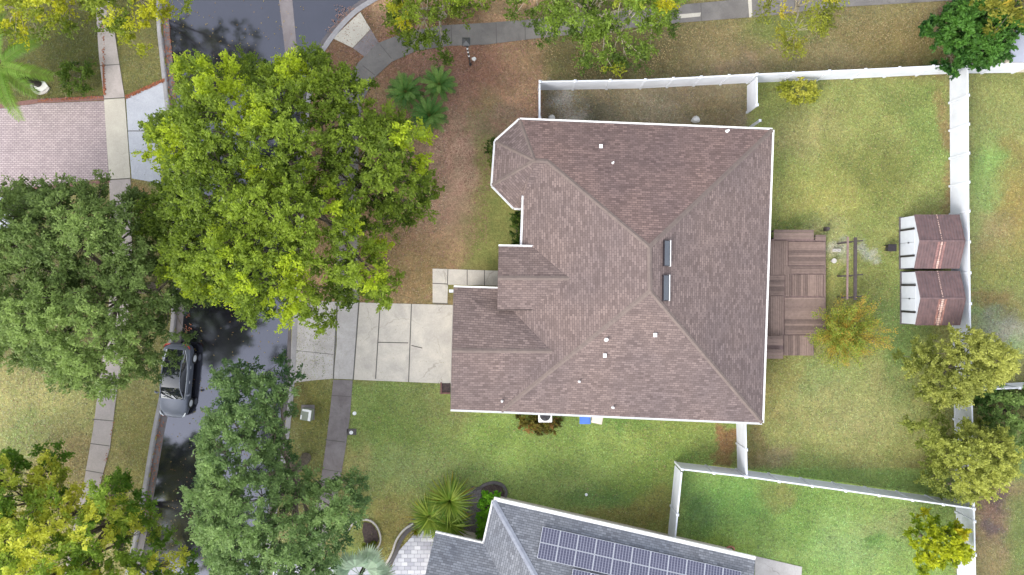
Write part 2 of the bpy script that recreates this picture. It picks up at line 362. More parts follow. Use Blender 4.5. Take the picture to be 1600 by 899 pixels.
def build_ground():
    st = 0.2; xs = np.arange(-46, 46.01, st); ys = np.arange(-30, 30.01, st)
    X, Y = np.meshgrid(xs, ys); px = X * F / H + 800; py = 449.5 - Y * F / H
    wx = (fbm(X, Y, 3.0, 1) - 0.5) * 70; wy = (fbm(X, Y, 3.0, 9) - 0.5) * 70
    wx = wx + (fbm(X, Y, .7, 21) - .5) * 34; wy = wy + (fbm(X, Y, .7, 29) - .5) * 34
    PX, PY = px + wx, py + wy
    C = np.zeros(X.shape + (3,)); C[:] = c(146, 142, 88)
    def blob(x, y, rx, ry, col, soft=0.5, amt=1.0, sq=2):
        r = (np.abs((PX - x) / rx) ** sq + np.abs((PY - y) / ry) ** sq) ** (1 / sq)
        a = np.clip((1 + soft - r) / (2 * soft), 0, 1); a = a * a * (3 - 2 * a) * amt
        C[:] = C * (1 - a[..., None]) + np.array(c(*col)) * a[..., None]
    def rect(x0, y0, x1, y1, col, soft=0.08, amt=1.0, warp=0.3):
        qx = px + wx * warp; qy = py + wy * warp; s = soft * 100
        a = np.clip((qx - x0) / s + .5, 0, 1) * np.clip((x1 - qx) / s + .5, 0, 1) * np.clip((qy - y0) / s + .5, 0, 1) * np.clip((y1 - qy) / s + .5, 0, 1) * amt
        C[:] = C * (1 - a[..., None]) + np.array(c(*col)) * a[..., None]
    # left side of the street
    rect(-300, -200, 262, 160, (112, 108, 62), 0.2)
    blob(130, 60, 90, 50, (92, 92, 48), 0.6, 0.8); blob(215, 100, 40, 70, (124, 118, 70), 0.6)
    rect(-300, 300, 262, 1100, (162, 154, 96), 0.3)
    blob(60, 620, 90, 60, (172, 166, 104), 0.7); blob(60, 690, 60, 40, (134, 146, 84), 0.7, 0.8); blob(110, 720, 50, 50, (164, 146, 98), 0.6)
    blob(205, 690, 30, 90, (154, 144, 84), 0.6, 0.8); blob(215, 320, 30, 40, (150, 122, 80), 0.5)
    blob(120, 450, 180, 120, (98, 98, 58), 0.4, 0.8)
    # front garden, reddish needles
    rect(470, -50, 860, 475, (180, 142, 112), 0.3)
    blob(680, 90, 130, 50, (146, 104, 86), 0.6); blob(540, 90, 50, 40, (140, 104, 84), 0.5); blob(690, 150, 60, 70, (168, 126, 110), 0.5)
    blob(700, 300, 60, 120, (188, 150, 130), 0.7); blob(640, 420, 90, 60, (162, 132, 94), 0.7); blob(790, 370, 60, 130, (142, 142, 80), 0.6); blob(735, 240, 20, 50, (196, 158, 140), .8, .7)
    blob(765, 215, 18, 70, (140, 140, 80), 0.5, .7); blob(740, 450, 60, 30, (146, 138, 84), 0.5); blob(560, 300, 100, 150, (116, 98, 66), 0.5, .7)
    blob(745, 130, 40, 50, (140, 100, 84), 0.8, .6); blob(800, 200, 60, 30, (140, 118, 106), 0.5, .6); blob(540, 30, 40, 40, (128, 98, 74), 0.5)
    blob(690, 20, 80, 22, (112, 88, 62), 0.5)
    # verge and strip behind the top fence
    rect(860, -200, 1500, 128, (134, 122, 80), 0.3)
    blob(1120, 80, 130, 40, (142, 126, 88), 0.7); blob(970, 80, 110, 45, (104, 92, 60), 0.6); blob(1400, 70, 70, 45, (140, 124, 78), 0.6); blob(1300, 100, 80, 30, (150, 134, 96), 0.7, .7)
    blob(1210, 50, 60, 30, (118, 128, 62), 0.6, .8); blob(1480, 15, 22, 18, (112, 78, 72), 0.4); blob(900, 20, 100, 20, (104, 92, 64), 0.5)
    blob(1150, 100, 40, 15, (158, 134, 110), 0.6, .6)
    rect(846, 130, 1168, 205, (142, 128, 104), 0.06, 1, 0.1)
    blob(880, 165, 30, 20, (190, 182, 176), 0.6, .8); blob(1010, 165, 60, 18, (166, 150, 124), 0.6, .7); blob(930, 160, 30, 18, (108, 104, 84), .6, .7); blob(1120, 160, 40, 25, (140, 124, 88), .6, .8)
    # back yard
    rect(1172, 122, 1482, 520, (146, 150, 82), 0.1, 1, .2)
    rect(1172, 480, 1492, 775, (150, 150, 86), 0.6, 1, .5)
    blob(1350, 270, 70, 50, (122, 126, 62), 0.8, .8); blob(1260, 200, 60, 40, (160, 152, 96), 0.8); blob(1450, 200, 30, 90, (134, 150, 78), 0.6, .8); blob(1280, 310, 50, 40, (166, 160, 86), .8, .8)
    blob(1430, 150, 50, 20, (126, 138, 72), .6, .7); blob(1240, 350, 50, 16, (108, 120, 56), .6, .8); blob(1300, 470, 80, 60, (148, 146, 80), .6); blob(1290, 380, 30, 40, (168, 162, 110), .5, .6)
    blob(1310, 400, 16, 14, (190, 182, 168), .5, .7); blob(1357, 392, 12, 12, (190, 185, 175), .5, .8)
    blob(1476, 250, 10, 130, (148, 116, 84), .5, .7); blob(1400, 550, 40, 90, (112, 134, 72), .6, .9); blob(1280, 590, 60, 30, (140, 154, 92), .6, .7); blob(1220, 600, 30, 60, (148, 138, 78), .6, .8)  # the darker green blob left of the olive tree is its cast shadow, painted
    blob(1340, 640, 80, 50, (158, 154, 98), .7); blob(1390, 750, 90, 14, (158, 136, 96), .5, .9); blob(1200, 720, 40, 22, (158, 142, 104), .5, .9); blob(1455, 740, 30, 40, (130, 122, 76), .5, .7)
    blob(1180, 690, 14, 40, (140, 120, 76), .5, .8)
    # front lawn, lower
    rect(545, 598, 1152, 900, (142, 162, 84), 0.12, 1, .3)
    blob(650, 630, 90, 40, (136, 150, 80), .7); blob(700, 640, 60, 40, (160, 156, 96), .8, .7); blob(820, 690, 140, 40, (134, 156, 72), .8, .9); blob(1050, 690, 90, 50, (140, 154, 74), .8)
    blob(640, 730, 80, 50, (142, 152, 92), .8, .7); blob(560, 750, 25, 60, (164, 156, 96), .5, .8); blob(620, 660, 70, 40, (124, 146, 66), .8, .7); blob(1000, 760, 60, 40, (116, 136, 56), .7, .8)
    blob(1030, 800, 30, 40, (144, 132, 72), .6, .7); blob(930, 780, 60, 20, (110, 140, 72), .6, .8); blob(1143, 700, 10, 45, (156, 112, 78), .4, .9); blob(985, 815, 90, 16, (138, 124, 68), .6, .7)
    blob(620, 840, 50, 60, (158, 146, 82), .6); blob(560, 780, 40, 30, (110, 118, 62), .5, .6); blob(960, 660, 60, 14, (106, 140, 66), .6, .8); blob(1080, 720, 50, 14, (124, 150, 66), .6, .7)
    blob(490, 640, 28, 60, (132, 132, 66), .5); blob(470, 620, 20, 20, (120, 112, 62), .5, .8); blob(490, 740, 30, 80, (120, 122, 66), .5, .8)
    # fenced lawn below
    rect(1062, 733, 1492, 1100, (140, 164, 84), 0.06, 1, .1)
    blob(1150, 780, 60, 30, (126, 162, 80), .7, .9); blob(1270, 800, 70, 60, (122, 150, 72), .7); blob(1330, 860, 80, 40, (142, 168, 98), .7); blob(1090, 810, 25, 40, (98, 128, 72), .6, .8)
    blob(1130, 850, 50, 25, (130, 150, 60), .6, .8); blob(1380, 855, 20, 14, (98, 136, 62), .6, .8); blob(1400, 820, 40, 20, (146, 152, 98), .7, .7); blob(1215, 770, 24, 16, (138, 130, 76), .6, .7)
    # right neighbour
    rect(1512, 100, 1900, 520, (146, 148, 86), 0.1, 1, .2)
    blob(1535, 300, 25, 80, (132, 158, 86), .9, .8); blob(1550, 252, 26, 16, (134, 168, 84), .8, .6); blob(1530, 262, 16, 18, (136, 162, 88), .7, .6); blob(1580, 330, 30, 60, (158, 138, 76), .7, .9)
    blob(1545, 370, 30, 40, (150, 132, 92), .7, .8); blob(1580, 240, 20, 30, (152, 138, 78), .6, .8); blob(1560, 420, 40, 40, (146, 146, 76), .6, .7)
    blob(1550, 480, 40, 18, (158, 132, 86), .6, .8); blob(1570, 525, 50, 26, (158, 154, 140), .5, .9); blob(1530, 505, 16, 22, (134, 160, 90), .7, .6); blob(1600, 540, 20, 20, (136, 162, 96), .7, .6)
    rect(1520, 690, 1900, 1100, (142, 126, 88), 0.2, 1, .4)
    blob(1550, 780, 22, 60, (132, 106, 90), .6); blob(1556, 770, 10, 18, (98, 82, 86), .6, .8); blob(1548, 830, 16, 12, (100, 84, 88), .6, .8); blob(1595, 840, 30, 80, (118, 136, 72), .6, .8); blob(1590, 700, 30, 30, (98, 130, 66), .6, .8)
    # mottle everywhere
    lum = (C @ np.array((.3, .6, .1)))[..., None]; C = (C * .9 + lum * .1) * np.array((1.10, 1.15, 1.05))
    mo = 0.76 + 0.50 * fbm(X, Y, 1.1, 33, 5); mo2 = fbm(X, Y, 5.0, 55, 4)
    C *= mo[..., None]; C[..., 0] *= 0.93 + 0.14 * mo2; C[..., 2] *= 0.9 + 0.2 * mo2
    global GC; GC = (C.copy(), -46.0, -30.0, st)
    Z = 0.03 * (fbm(X, Y, 6, 77) - 0.5)
    ins = inpoly(X, Y, road_w)
    for ln, dd in ((ROAD_L, .46), (ROAD_R[2:], .26)):
        w_ = [P2(*q) for q in ln]; w_ = w_ + w_[::-1]; ins |= polydist(X, Y, w_) < dd
    Z[ins] = -0.35
    ny, nx = X.shape
    V = np.stack([X, Y, Z], -1).reshape(-1, 3)
    i = np.arange(nx - 1)[None] + nx * np.arange(ny - 1)[:, None]
    Q = np.stack([i, i + 1, i + 1 + nx, i + nx], -1).reshape(-1, 4)
    # outer ring to the horizon
    nv = len(V); B = 900.0
    corners = np.array([[-B, -B, -0.0], [B, -B, 0], [B, B, 0], [-B, B, 0]]); V = np.vstack([V, corners])
    c00, c10, c11, c01 = 0, nx - 1, nx * ny - 1, nx * (ny - 1)
    ring = [(nv, nv + 1, c10, c00), (nv + 1, nv + 2, c11, c10), (nv + 2, nv + 3, c01, c11), (nv + 3, nv, c00, c01)]
    Q = np.vstack([Q, np.array(ring)])
    cols = np.ones((len(V), 4)); cols[:nv, :3] = C.reshape(-1, 3); cols[nv:, :3] = c(130, 130, 80)
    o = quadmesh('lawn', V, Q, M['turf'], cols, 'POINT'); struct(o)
    return o

def quadmesh(name, V, Q, m, cols=None, domain='FACE', parent=None, origin=(0, 0, 0), smooth=False):
    me = bpy.data.meshes.new(name); V = np.asarray(V, np.float32) - np.asarray(origin, np.float32); Q = np.asarray(Q, np.int32); k = Q.shape[1]
    me.vertices.add(len(V)); me.vertices.foreach_set('co', V.ravel())
    me.loops.add(Q.size); me.loops.foreach_set('vertex_index', Q.ravel())
    me.polygons.add(len(Q)); me.polygons.foreach_set('loop_start', np.arange(len(Q), dtype=np.int32) * k)
    me.update(calc_edges=True); me.validate()
    me.materials.append(m)
    if cols is not None:
        a = me.attributes.new('Col', 'FLOAT_COLOR', domain); a.data.foreach_set('color', np.asarray(cols, np.float32).ravel())
    o = bpy.data.objects.new(name, me); COL.objects.link(o)
    if parent is not None: o.parent = parent
    else: o.location = origin
    LOC[o.name] = tuple(origin)
    return o
build_ground()

b = MB(); b.prism(road_w, -0.30, -0.10, bottom=False); struct(b.build('road', M['asphalt']))

def kerb(pts, side, name='kerb', pan=13, kw=6):
    """gutter pan beside the asphalt, then the raised kerb; side = direction (px) away from the road"""
    L = smoothline(pts, 3); b = MB(); n = len(L); prof = []
    for i, p in enumerate(L):
        q0 = L[max(i - 1, 0)]; q1 = L[min(i + 1, n - 1)]; d = Vector((q1[0] - q0[0], q1[1] - q0[1])).normalized(); nn = Vector((-d.y, d.x)) * side
        row = []
        for off, z in ((0, -0.30), (0, -0.094), (pan * 0.92, -0.112), (pan, 0.01), (pan + 1.2, 0.035), (pan + kw, 0.035), (pan + kw, -0.30)):
            row.append(P(p[0] + nn.x * off, p[1] + nn.y * off, 0) + Vector((0, 0, z)))
        prof.append(row)
    vs = [v for r in prof for v in r]; fs = []; mi = []
    for i in range(n - 1):
        for j in range(6):
            f = (i * 7 + j, i * 7 + j + 1, (i + 1) * 7 + j + 1, (i + 1) * 7 + j); fs.append(f if side > 0 else f[::-1]); mi.append(1 if j <= 1 else 0)
    b.add(vs, fs); b.mi = mi
    return struct(b.build(name, [M['kerb'], M['gutter_pan']]))
kerb(ROAD_L, 1, 'kerb', 12, 6)
kerb(ROAD_R[2:], -1, 'kerb', 7, 8)
b = MB(); b.prism([P2(*p) for p in [(433, -120), (452, -120), (456, 0), (463, 75), (466, 150), (450, 150), (444, 75), (435, 0)]], -0.2, -0.09, bottom=False)
struct(b.build('valley_gutter', M['concrete_damp']))

def slab(name, poly, z, m, joints=(), jm=None, z0=-0.2, jw=1.3):
    b = MB(); b.prism([P2(*p) for p in poly], z0, z, 0, bottom=False)
    for (a, d) in joints:
        A = P(*a, 0); D = P(*d, 0); t = (D - A).normalized(); nn = Vector((-t.y, t.x, 0)) * (jw * 0.5 * H / F)
        b.add([A + nn + Vector((0, 0, z + .004)), A - nn + Vector((0, 0, z + .004)), D - nn + Vector((0, 0, z + .004)), D + nn + Vector((0, 0, z + .004))], [(0, 1, 2, 3)], 1)
    return struct(b.build(name, [m, jm or M['joint']]))
# left side of the street
slab('sidewalk', [(148, -120), (175, -120), (176, 30), (185, 90), (195, 153), (163, 155), (155, 90), (151, 30)], 0.04, M['concrete_path'], [((157, 103), (187, 101)), ((151, 40), (177, 38)), ((150, -20), (176, -20))])
slab('sidewalk', [(163, 156), (195, 154), (200, 220), (204, 279), (171, 281), (167, 220)], 0.045, M['concrete_cream'], [((163, 155), (195, 153)), ((171, 281), (204, 279))])
slab('sidewalk', [(171, 282), (204, 280), (206, 380), (203, 470), (195, 550), (183, 610), (172, 700), (158, 752), (145, 805), (135, 860), (118, 960), (90, 960), (108, 860), (120, 800), (132, 750), (146, 670), (155, 600), (164, 540), (172, 460), (174, 380)], 0.04, M['concrete_path'],
     [((145, 655), (178, 658)), ((141, 693), (172, 697)), ((134, 735), (163, 740)), ((125, 775), (150, 777)), ((150, 610), (184, 612)), ((117, 815), (144, 818)), ((170, 480), (202, 484)), ((172, 420), (206, 422)), ((172, 360), (206, 360)), ((172, 320), (205, 320))])
slab('driveway_apron', [(197, 153), (256, 127), (263, 178), (266, 240), (268, 296), (246, 286), (206, 279), (201, 220)], 0.03, M['concrete_white'], [((199, 205), (238, 205)), ((236, 222), (262, 221))], z0=-.1)
slab('brick_driveway', [(-300, 168), (0, 170), (60, 162), (163, 158), (167, 220), (170, 278), (100, 287), (0, 300), (-300, 330)], 0.035, M['pavers_pink'])
slab('brick_border', [(-300, 160), (0, 163), (60, 155), (162, 150), (163, 157), (60, 161.5), (0, 169.5), (-300, 167.5)], 0.05, M['brick_edge'])
slab('brick_border', [(-300, 330.5), (0, 300.5), (100, 287.5), (172, 281), (172, 285), (100, 293), (0, 306), (-300, 338)], 0.05, M['brick_edge'])
slab('garden_path', [(-300, 339), (0, 307), (28, 306), (32, 330), (20, 358), (-300, 372)], 0.03, M['concrete_white'])
b = MB()
for poly in ([(196, 150), (256, 123), (256.5, 126.5), (197, 153)], [(162, 148), (165, 150), (162.5, 100), (160.5, 100)]): b.prism([P2(*p) for p in poly], 0, 0.05)
struct(b.build('leaf_litter_edge', M['litter']), 'stuff')
# our driveway
slab('driveway_apron', [(462, 503), (466, 468), (480, 470), (527, 472), (525, 540), (520, 592), (494, 594), (460, 598), (458, 560)], 0.02, M['concrete_apron'], [((463, 548), (521, 554))], z0=-.1, jw=0.8)
slab('driveway', [(528, 472), (561, 470), (556, 540), (551, 593), (521, 592), (526, 540)], 0.035, M['concrete_apron'], [((527, 472), (521, 592)), ((561, 471), (552, 594))], jw=1.8)
slab('driveway', [(562, 473), (713, 477), (709, 600), (553, 593.5), (557, 540)], 0.035, M['concrete'], [((643, 475), (638.5, 597)), ((594, 478), (587, 592)), ((590, 535), (638, 536)), ((643, 540), (660, 544))], jw=1.5)
slab('front_walk', [(676, 420), (800, 424), (800, 447), (777, 446.5), (700, 445), (699, 474), (676, 473)], 0.035, M['concrete'], [((700, 421), (699, 446)), ((730, 422), (730, 446)), ((757, 422), (757, 447)), ((676, 443), (699, 444)), ((676, 474), (700, 475))])
slab('sidewalk', [(521, 593.5), (551, 594.5), (547, 650), (540, 700), (530, 760), (520, 800), (508, 850), (495, 920), (465, 920), (478, 860), (492, 800), (503, 740), (510, 690), (516, 640)], 0.03, M['concrete_damp'], [((508, 687), (539, 691)), ((518, 618), (549, 620)), ((504, 733), (534, 738)), ((493, 800), (520, 800)), ((480, 848), (507, 850))])
slab('sidewalk', [(528, 471), (561, 469.5), (560, 400), (560, 300), (560, 220), (566, 160), (585, 122), (612, 97), (650, 80), (700, 72), (760, 70), (840, 60), (950, 48), (1060, 36), (1200, 25), (1300, 12), (1470, 2), (1700, -15),
                  (1700, -45), (1470, -25), (1300, -15), (1200, -5), (1060, 8), (950, 20), (840, 30), (760, 36), (690, 40), (630, 52), (590, 68), (560, 98), (540, 130), (530, 170), (526, 250), (524, 350), (525, 420)], 0.03, M['concrete_wet'],
     [((594, 70), (612, 92)), ((567, 103), (586, 118)), ((775, 36), (776, 68)), ((820, 32), (821, 63)), ((705, 40), (706, 71)), ((660, 45), (665, 76)), ((1095, 5), (1096, 33)), ((900, 25), (901, 53)), ((980, 17), (982, 44)), ((1240, -9), (1242, 20)), ((528, 300), (560, 300))])
slab('pavement_strip', [(1167, -20), (1173, -20), (1175.5, 27), (1170.5, 27.5)], 0.045, M['concrete_cream'])
slab('pavement_patch', [(1060, 23), (1095, 20), (1094, 26), (1064, 29)], 0.037, M['concrete_cream'])
slab('kerb_ramp', [(520, 60), (563, 19), (579, 46), (551, 75)], 0.02, M['concrete_cream'], z0=-.15)
slab('kerb_ramp', [(551.5, 75.5), (579.5, 46.5), (593, 69), (580, 77), (571, 90)], 0.02, M['concrete_damp'], z0=-.15)

# ------------------------------------------------------------------ brown roofed house
EZ = 2.75
def zl(x): return EZ + max(0, (x - 800)) / 216.0 * 3.2
V = {'A': (812, 187, EZ), 'B': (1207, 203, EZ), 'C': (1191, 661, EZ), 'D': (704, 640, EZ), 'E': (709, 449, EZ), 'G': (783, 643, EZ),
     'b1': (774, 221, EZ), 'b2': (769, 290, EZ), 'b3': (803, 325, EZ), 'b4': (822, 326, EZ), 'R': (836, 251, 3.85), 'Rr': (873, 252, zl(873)),
     'T1': (1015, 386, 5.95), 'T2': (1016, 455, 5.95), 'v1': (818, 306, zl(818) + .12), 'v2': (815, 386, zl(818) + .12), 'v3': (833, 386, 3.33), 'v4': (889, 435, 4.12),
     'v5': (832, 484, 3.32), 'n1': (779, 385, 3.3), 'n2': (777, 484, 3.3), 'nr': (778, 434.5, 4.1), 'gv': (862, 549, 3.55), 'gr': (706, 548, 3.6), 'gt': (790, 474, 2.98), 'ge': (800, 452, EZ)}
W = {k: P(*v) for k, v in V.items()}
_n = (W['T2'] - W['T1']).cross(W['G'] - W['T1'])
for _k in ('v1', 'v2', 'v3', 'v4', 'v5', 'gv', 'gt'):
    _d = P(V[_k][0], V[_k][1], 0) - Vector((0, 0, H)); _t = (W['T1'] - Vector((0, 0, H))).dot(_n) / _d.dot(_n); W[_k] = Vector((0, 0, H)) + _d * _t
_m = (W['B'] - W['A']).cross(W['T1'] - W['A']); _ln = _n.cross(_m).normalized()
if _ln.x > 0: _ln = -_ln
_c = min((W['T1'] + _ln * (.02 * i) for i in range(600)), key=lambda q: abs(449.5 - q.y * F / (H - q.z) - 252)); W['Rr'] = _c
_d = P(836, 251, 0) - Vector((0, 0, H)); W['R'] = Vector((0, 0, H)) + _d * ((W['A'] - Vector((0, 0, H))).dot(_m) / _d.dot(_m))
for _k, _j in (('n1', 'v3'), ('n2', 'v5'), ('nr', 'v4')): W[_k] = P(V[_k][0], V[_k][1], W[_j].z)
W['gr'] = P(V['gr'][0], V['gr'][1], W['gv'].z)
house = root('brown_roof_house', P(960, 430, 0), 'single storey house with a large brown shingle hip roof and white gutters', 'house')
def roof_obj(faces, Wd, m, parent, name='roof', thick=0.16):
    b = MB()
    for f in faces:
        vs = [Wd[k] if isinstance(k, str) else k for k in f]
        n = Vector((0, 0, 0))
        for i in range(len(vs)):
            a, d = vs[i], vs[(i + 1) % len(vs)]; n += a.cross(d)
        if n.z < 0: vs = vs[::-1]
        b.add(vs, [tuple(range(len(vs)))])
    return b.build(name, m, parent, uv=True)
faces = [('A', 'B', 'T1', 'Rr', 'R'), ('B', 'C', 'T2', 'T1'), ('C', 'G', 'T2'), ('G', 'gv', 'gt', 'v5', 'v4', 'v3', 'v2', 'v1', 'Rr', 'T1', 'T2'), ('v1', 'R', 'Rr'),
         ('A', 'b1', 'R'), ('b1', 'b2', 'R'), ('b2', 'b3', 'R'), ('b3', 'b4', 'v1', 'R'),
         ('n1', 'v3', 'v4', 'nr'), ('n2', 'v5', 'v4', 'nr'), ('D', 'G', 'gv', 'gr'), ('E', 'ge', 'gt', 'gv', 'gr')]
roof = roof_obj(faces, W, [M['shingle_brown'], M['shingle_top_tint']], house); roof.data.polygons[0].material_index = 1
def caps(lines, m, parent, wdt=0.13, name='ridge_cap'):
    for a, d in lines:
        b = MB(); A, D = a.copy(), d.copy(); L = (D - A).length; t = (D - A).normalized(); s = Vector((-t.y, t.x, 0)).normalized() * wdt; n = max(2, int(L / 0.28))
        for i in range(n):
            p = A + t * (L * i / n); q = A + t * (L * (i + 1.12) / n) ; lift = Vector((0, 0, 0.03)); lo = Vector((0, 0, -0.035))
            b.add([p + s + lo, p + lift * 0.6, p - s + lo, q + s + lo + lift * .4, q + lift, q - s + lo + lift * .4], [(0, 1, 4, 3), (1, 2, 5, 4)])
        b.build(name, m, parent)
caps([(W['B'], W['T1']), (W['C'], W['T2']), (W['T1'], W['T2']), (W['Rr'], W['T1']), (W['G'], W['T2']), (W['R'], W['Rr']), (W['A'], W['R']), (W['b1'], W['R']), (W['b2'], W['R']), (W['gr'], W['gv']), (W['nr'], W['v4'])], M['ridge_brown'], roof)
def gutters(runs, parent, m, wdt=0.105, name='gutter'):
    out = []
    for a, d in runs:
        b = MB(); t = (d - a); t.z = 0; L = t.length; t.normalize(); ang = math.atan2(t.y, t.x)
        T = Matrix.Translation(a) @ Matrix.Rotation(ang, 4, 'Z')
        b.box(0, -wdt, -0.17, L, -0.015, -0.02, T); b.box(0, -wdt, -0.02, L, -wdt + 0.02, 0.03, T); b.box(0, -0.012, -0.22, L, 0.02, -0.012, T)
        out.append(b.build(name, m, parent))
    return out
g = lambda p, q: (W[p], W[q])
# runs go clockwise so that the right side of each run is outside
gutters([g('b1', 'A')[::-1], g('A', 'B')[::-1], g('B', 'C')[::-1], g('C', 'G')[::-1], g('b2', 'b1')[::-1], g('b3', 'b2')[::-1], g('b4', 'b3')[::-1], g('v2', 'v1')[::-1], g('n1', 'v3')[::-1], g('E', 'ge')[::-1], g('G', 'D')[::-1]], house, M['gutter'])
gutters([g('v5', 'n2')[::-1]], house, M['ridge_brown'], 0.05, 'fascia')
b = MB(); gi = [W['E'], W['gr'], W['D']]; b.add([p + Vector((-.02, 0, 0)) for p in gi] + [p + Vector((-.02, 0, -.2)) for p in gi], [(0, 1, 4, 3), (1, 2, 5, 4)]); b.add([W['n1'], W['nr'], W['n2']], [(0, 1, 2)])
b.build('fascia', M['gutter'], house)
# walls under the eaves (offset inwards)
def inset(pts, d):
    n = len(pts); out = []
    ar = sum(pts[i][0] * pts[(i + 1) % n][1] - pts[(i + 1) % n][0] * pts[i][1] for i in range(n)); sg = 1 if ar > 0 else -1
    for i in range(n):
        p0, p1, p2 = Vector(pts[i - 1]), Vector(pts[i]), Vector(pts[(i + 1) % n])
        e1 = (p1 - p0).normalized(); e2 = (p2 - p1).normalized(); n1 = Vector((-e1.y, e1.x)) * sg; n2 = Vector((-e2.y, e2.x)) * sg
        k = (n1 + n2) / (1 + n1.dot(n2)); out.append(tuple(p1 + k * d))
    return out
wall_poly = [(W[k].x, W[k].y) for k in ('A', 'B', 'C', 'D', 'E')] + [P2(800, 452, EZ), P2(817, 384, EZ), P2(819, 325, EZ)] + [(W[k].x, W[k].y) for k in ('b3', 'b2', 'b1')]
wp = inset(wall_poly, 0.45)
b = MB(); b.prism(wp, -0.1, EZ - 0.12); b.build('wall', M['wall'], house)
b = MB(); b.prism(inset(wall_poly, 0.03), EZ - 0.115, EZ - 0.06); b.build('soffit', M['gutter'], house)
# entry porch columns and front door
for (px, py) in ((786, 394), (786, 476)):
    b = MB(); p = P(px, py, 3.2); b.box(p.x - .15, p.y - .15, 0, p.x + .15, p.y + .15, 3.25); b.build('column', M['wall'], house)
def wall_part(name, a, d, t0, t1, z0, z1, m, parent, out=0.03, mk=None):
    A, D = Vector(a), Vector(d); t = (D - A); L = t.length; t.normalize(); T = Matrix.Translation((A.x, A.y, 0)) @ Matrix.Rotation(math.atan2(t.y, t.x), 4, 'Z')
    b = MB(); b.box(t0 * L, -out, z0, t1 * L, out, z1, T); o = b.build(name, m, parent)
    return o, T, L
def window(a, d, t0, t1, z0=0.95, z1=2.1, parent=house):
    o, T, L = wall_part('window', a, d, t0, t1, z0, z1, M['glass_dark'], parent, 0.03)
    b = MB(); x0, x1 = t0 * L, t1 * L
    for q in ((x0 - .07, z0 - .07, x1 + .07, z0), (x0 - .07, z1, x1 + .07, z1 + .07), (x0 - .07, z0, x0, z1), (x1, z0, x1 + .07, z1), ((x0 + x1) / 2 - .025, z0, (x0 + x1) / 2 + .025, z1)): b.box(q[0], -.05, q[1], q[2], .05, q[3], T)
    b.build('frame', M['gutter'], o)
for i0, spans in ((0, ((.15, .22), (.5, .58), (.8, .86))), (1, ((.12, .2), (.42, .55), (.7, .78))), (2, ((.2, .26), (.5, .56), (.75, .8))), (8, ((.2, .8),)), (9, ((.15, .85),)), (10, ((.2, .8),))):
    for (t0, t1) in spans: window(wp[i0], wp[(i0 + 1) % len(wp)], t0, t1)
o, T, L = wall_part('garage_door', wp[3], wp[4], 0.14, 0.82, 0.02, 2.2, M['door'], house, 0.04)
b = MB()
for k in range(1, 4): b.box(.14 * L + .05, -.05, k * .55 - .012, .82 * L - .05, .05, k * .55 + .012, T)
b.build('panel_line', M['gutter'], o)
# skylights, vents, pipes
def on_roof(px, py, face):      # point on the plane of a roof face seen at a pixel
    vs = [W[k] for k in face]; n = (vs[1] - vs[0]).cross(vs[2] - vs[0]); d = P(px, py, 0) - cam.location
    t = (vs[0] - cam.location).dot(n) / d.dot(n); n.normalize(); n = n if n.z > 0 else -n
    return cam.location + d * t, n
def frame_at(p, n, az=0):
    x = Vector((0, 1, 0)).cross(n).normalized(); y = n.cross(x)
    return Matrix(((x.x, y.x, n.x, p.x), (x.y, y.y, n.y, p.y), (x.z, y.z, n.z, p.z), (0, 0, 0, 1)))
for (px, py) in ((1041, 396), (1039.5, 450)):
    p, n = on_roof(px, py, ('B', 'C', 'T2')); T = frame_at(p, n)
    b = MB(); b.box(-.20, -.73, -.05, .20, .73, .09, T); s = b.build('skylight', M['dark_metal'], house)
    b = MB(); b.box(-.165, -.69, .091, .165, .69, .11, T); b.build('pane', M['skylight'], s)
    b = MB(); b.box(.202, -.74, -.04, .245, .74, .12, T); b.build('flashing', M['gutter'], s)
for (px, py, f) in ((938.5, 229.5, ('A', 'B', 'T1')), (1023, 523.5, ('C', 'G', 'T2')), (944.5, 555.5, ('C', 'G', 'T2'))):
    p, n = on_roof(px, py, f); T = Matrix.Translation(p); b = MB(); b.box(-.08, -.09, -.1, .08, .09, .14, T); b.box(-.1, -.115, .14, .1, .115, .17, T); b.build('roof_vent', M['gutter'], roof)
for (px, py, f, r) in ((957.5, 255, ('A', 'B', 'T1'), .05), (905, 596, ('C', 'G', 'T2'), .05), (957.5, 636.5, ('C', 'G', 'T2'), .06), (784.5, 627, ('C', 'G', 'T2'), .045), (947.5, 530.5, ('C', 'G', 'T2'), .08), (1136, 205.5, ('A', 'B', 'T1'), .07)):
    p, n = on_roof(px, py, f); b = MB(); b.cyl(p.x, p.y, p.z - .1, p.z + .3, r, 10); b.cyl(p.x, p.y, p.z - .05, p.z + .06, r * 1.8, 12, r2=r * 1.2); b.build('vent_pipe', M['gutter'], roof)
b = MB(); p = P(707, 455, 2.2); b.box(p.x - .2, p.y - .09, 1.9, p.x + .15, p.y + .09, 2.3); b.build('wall_lantern', M['alu'], house)

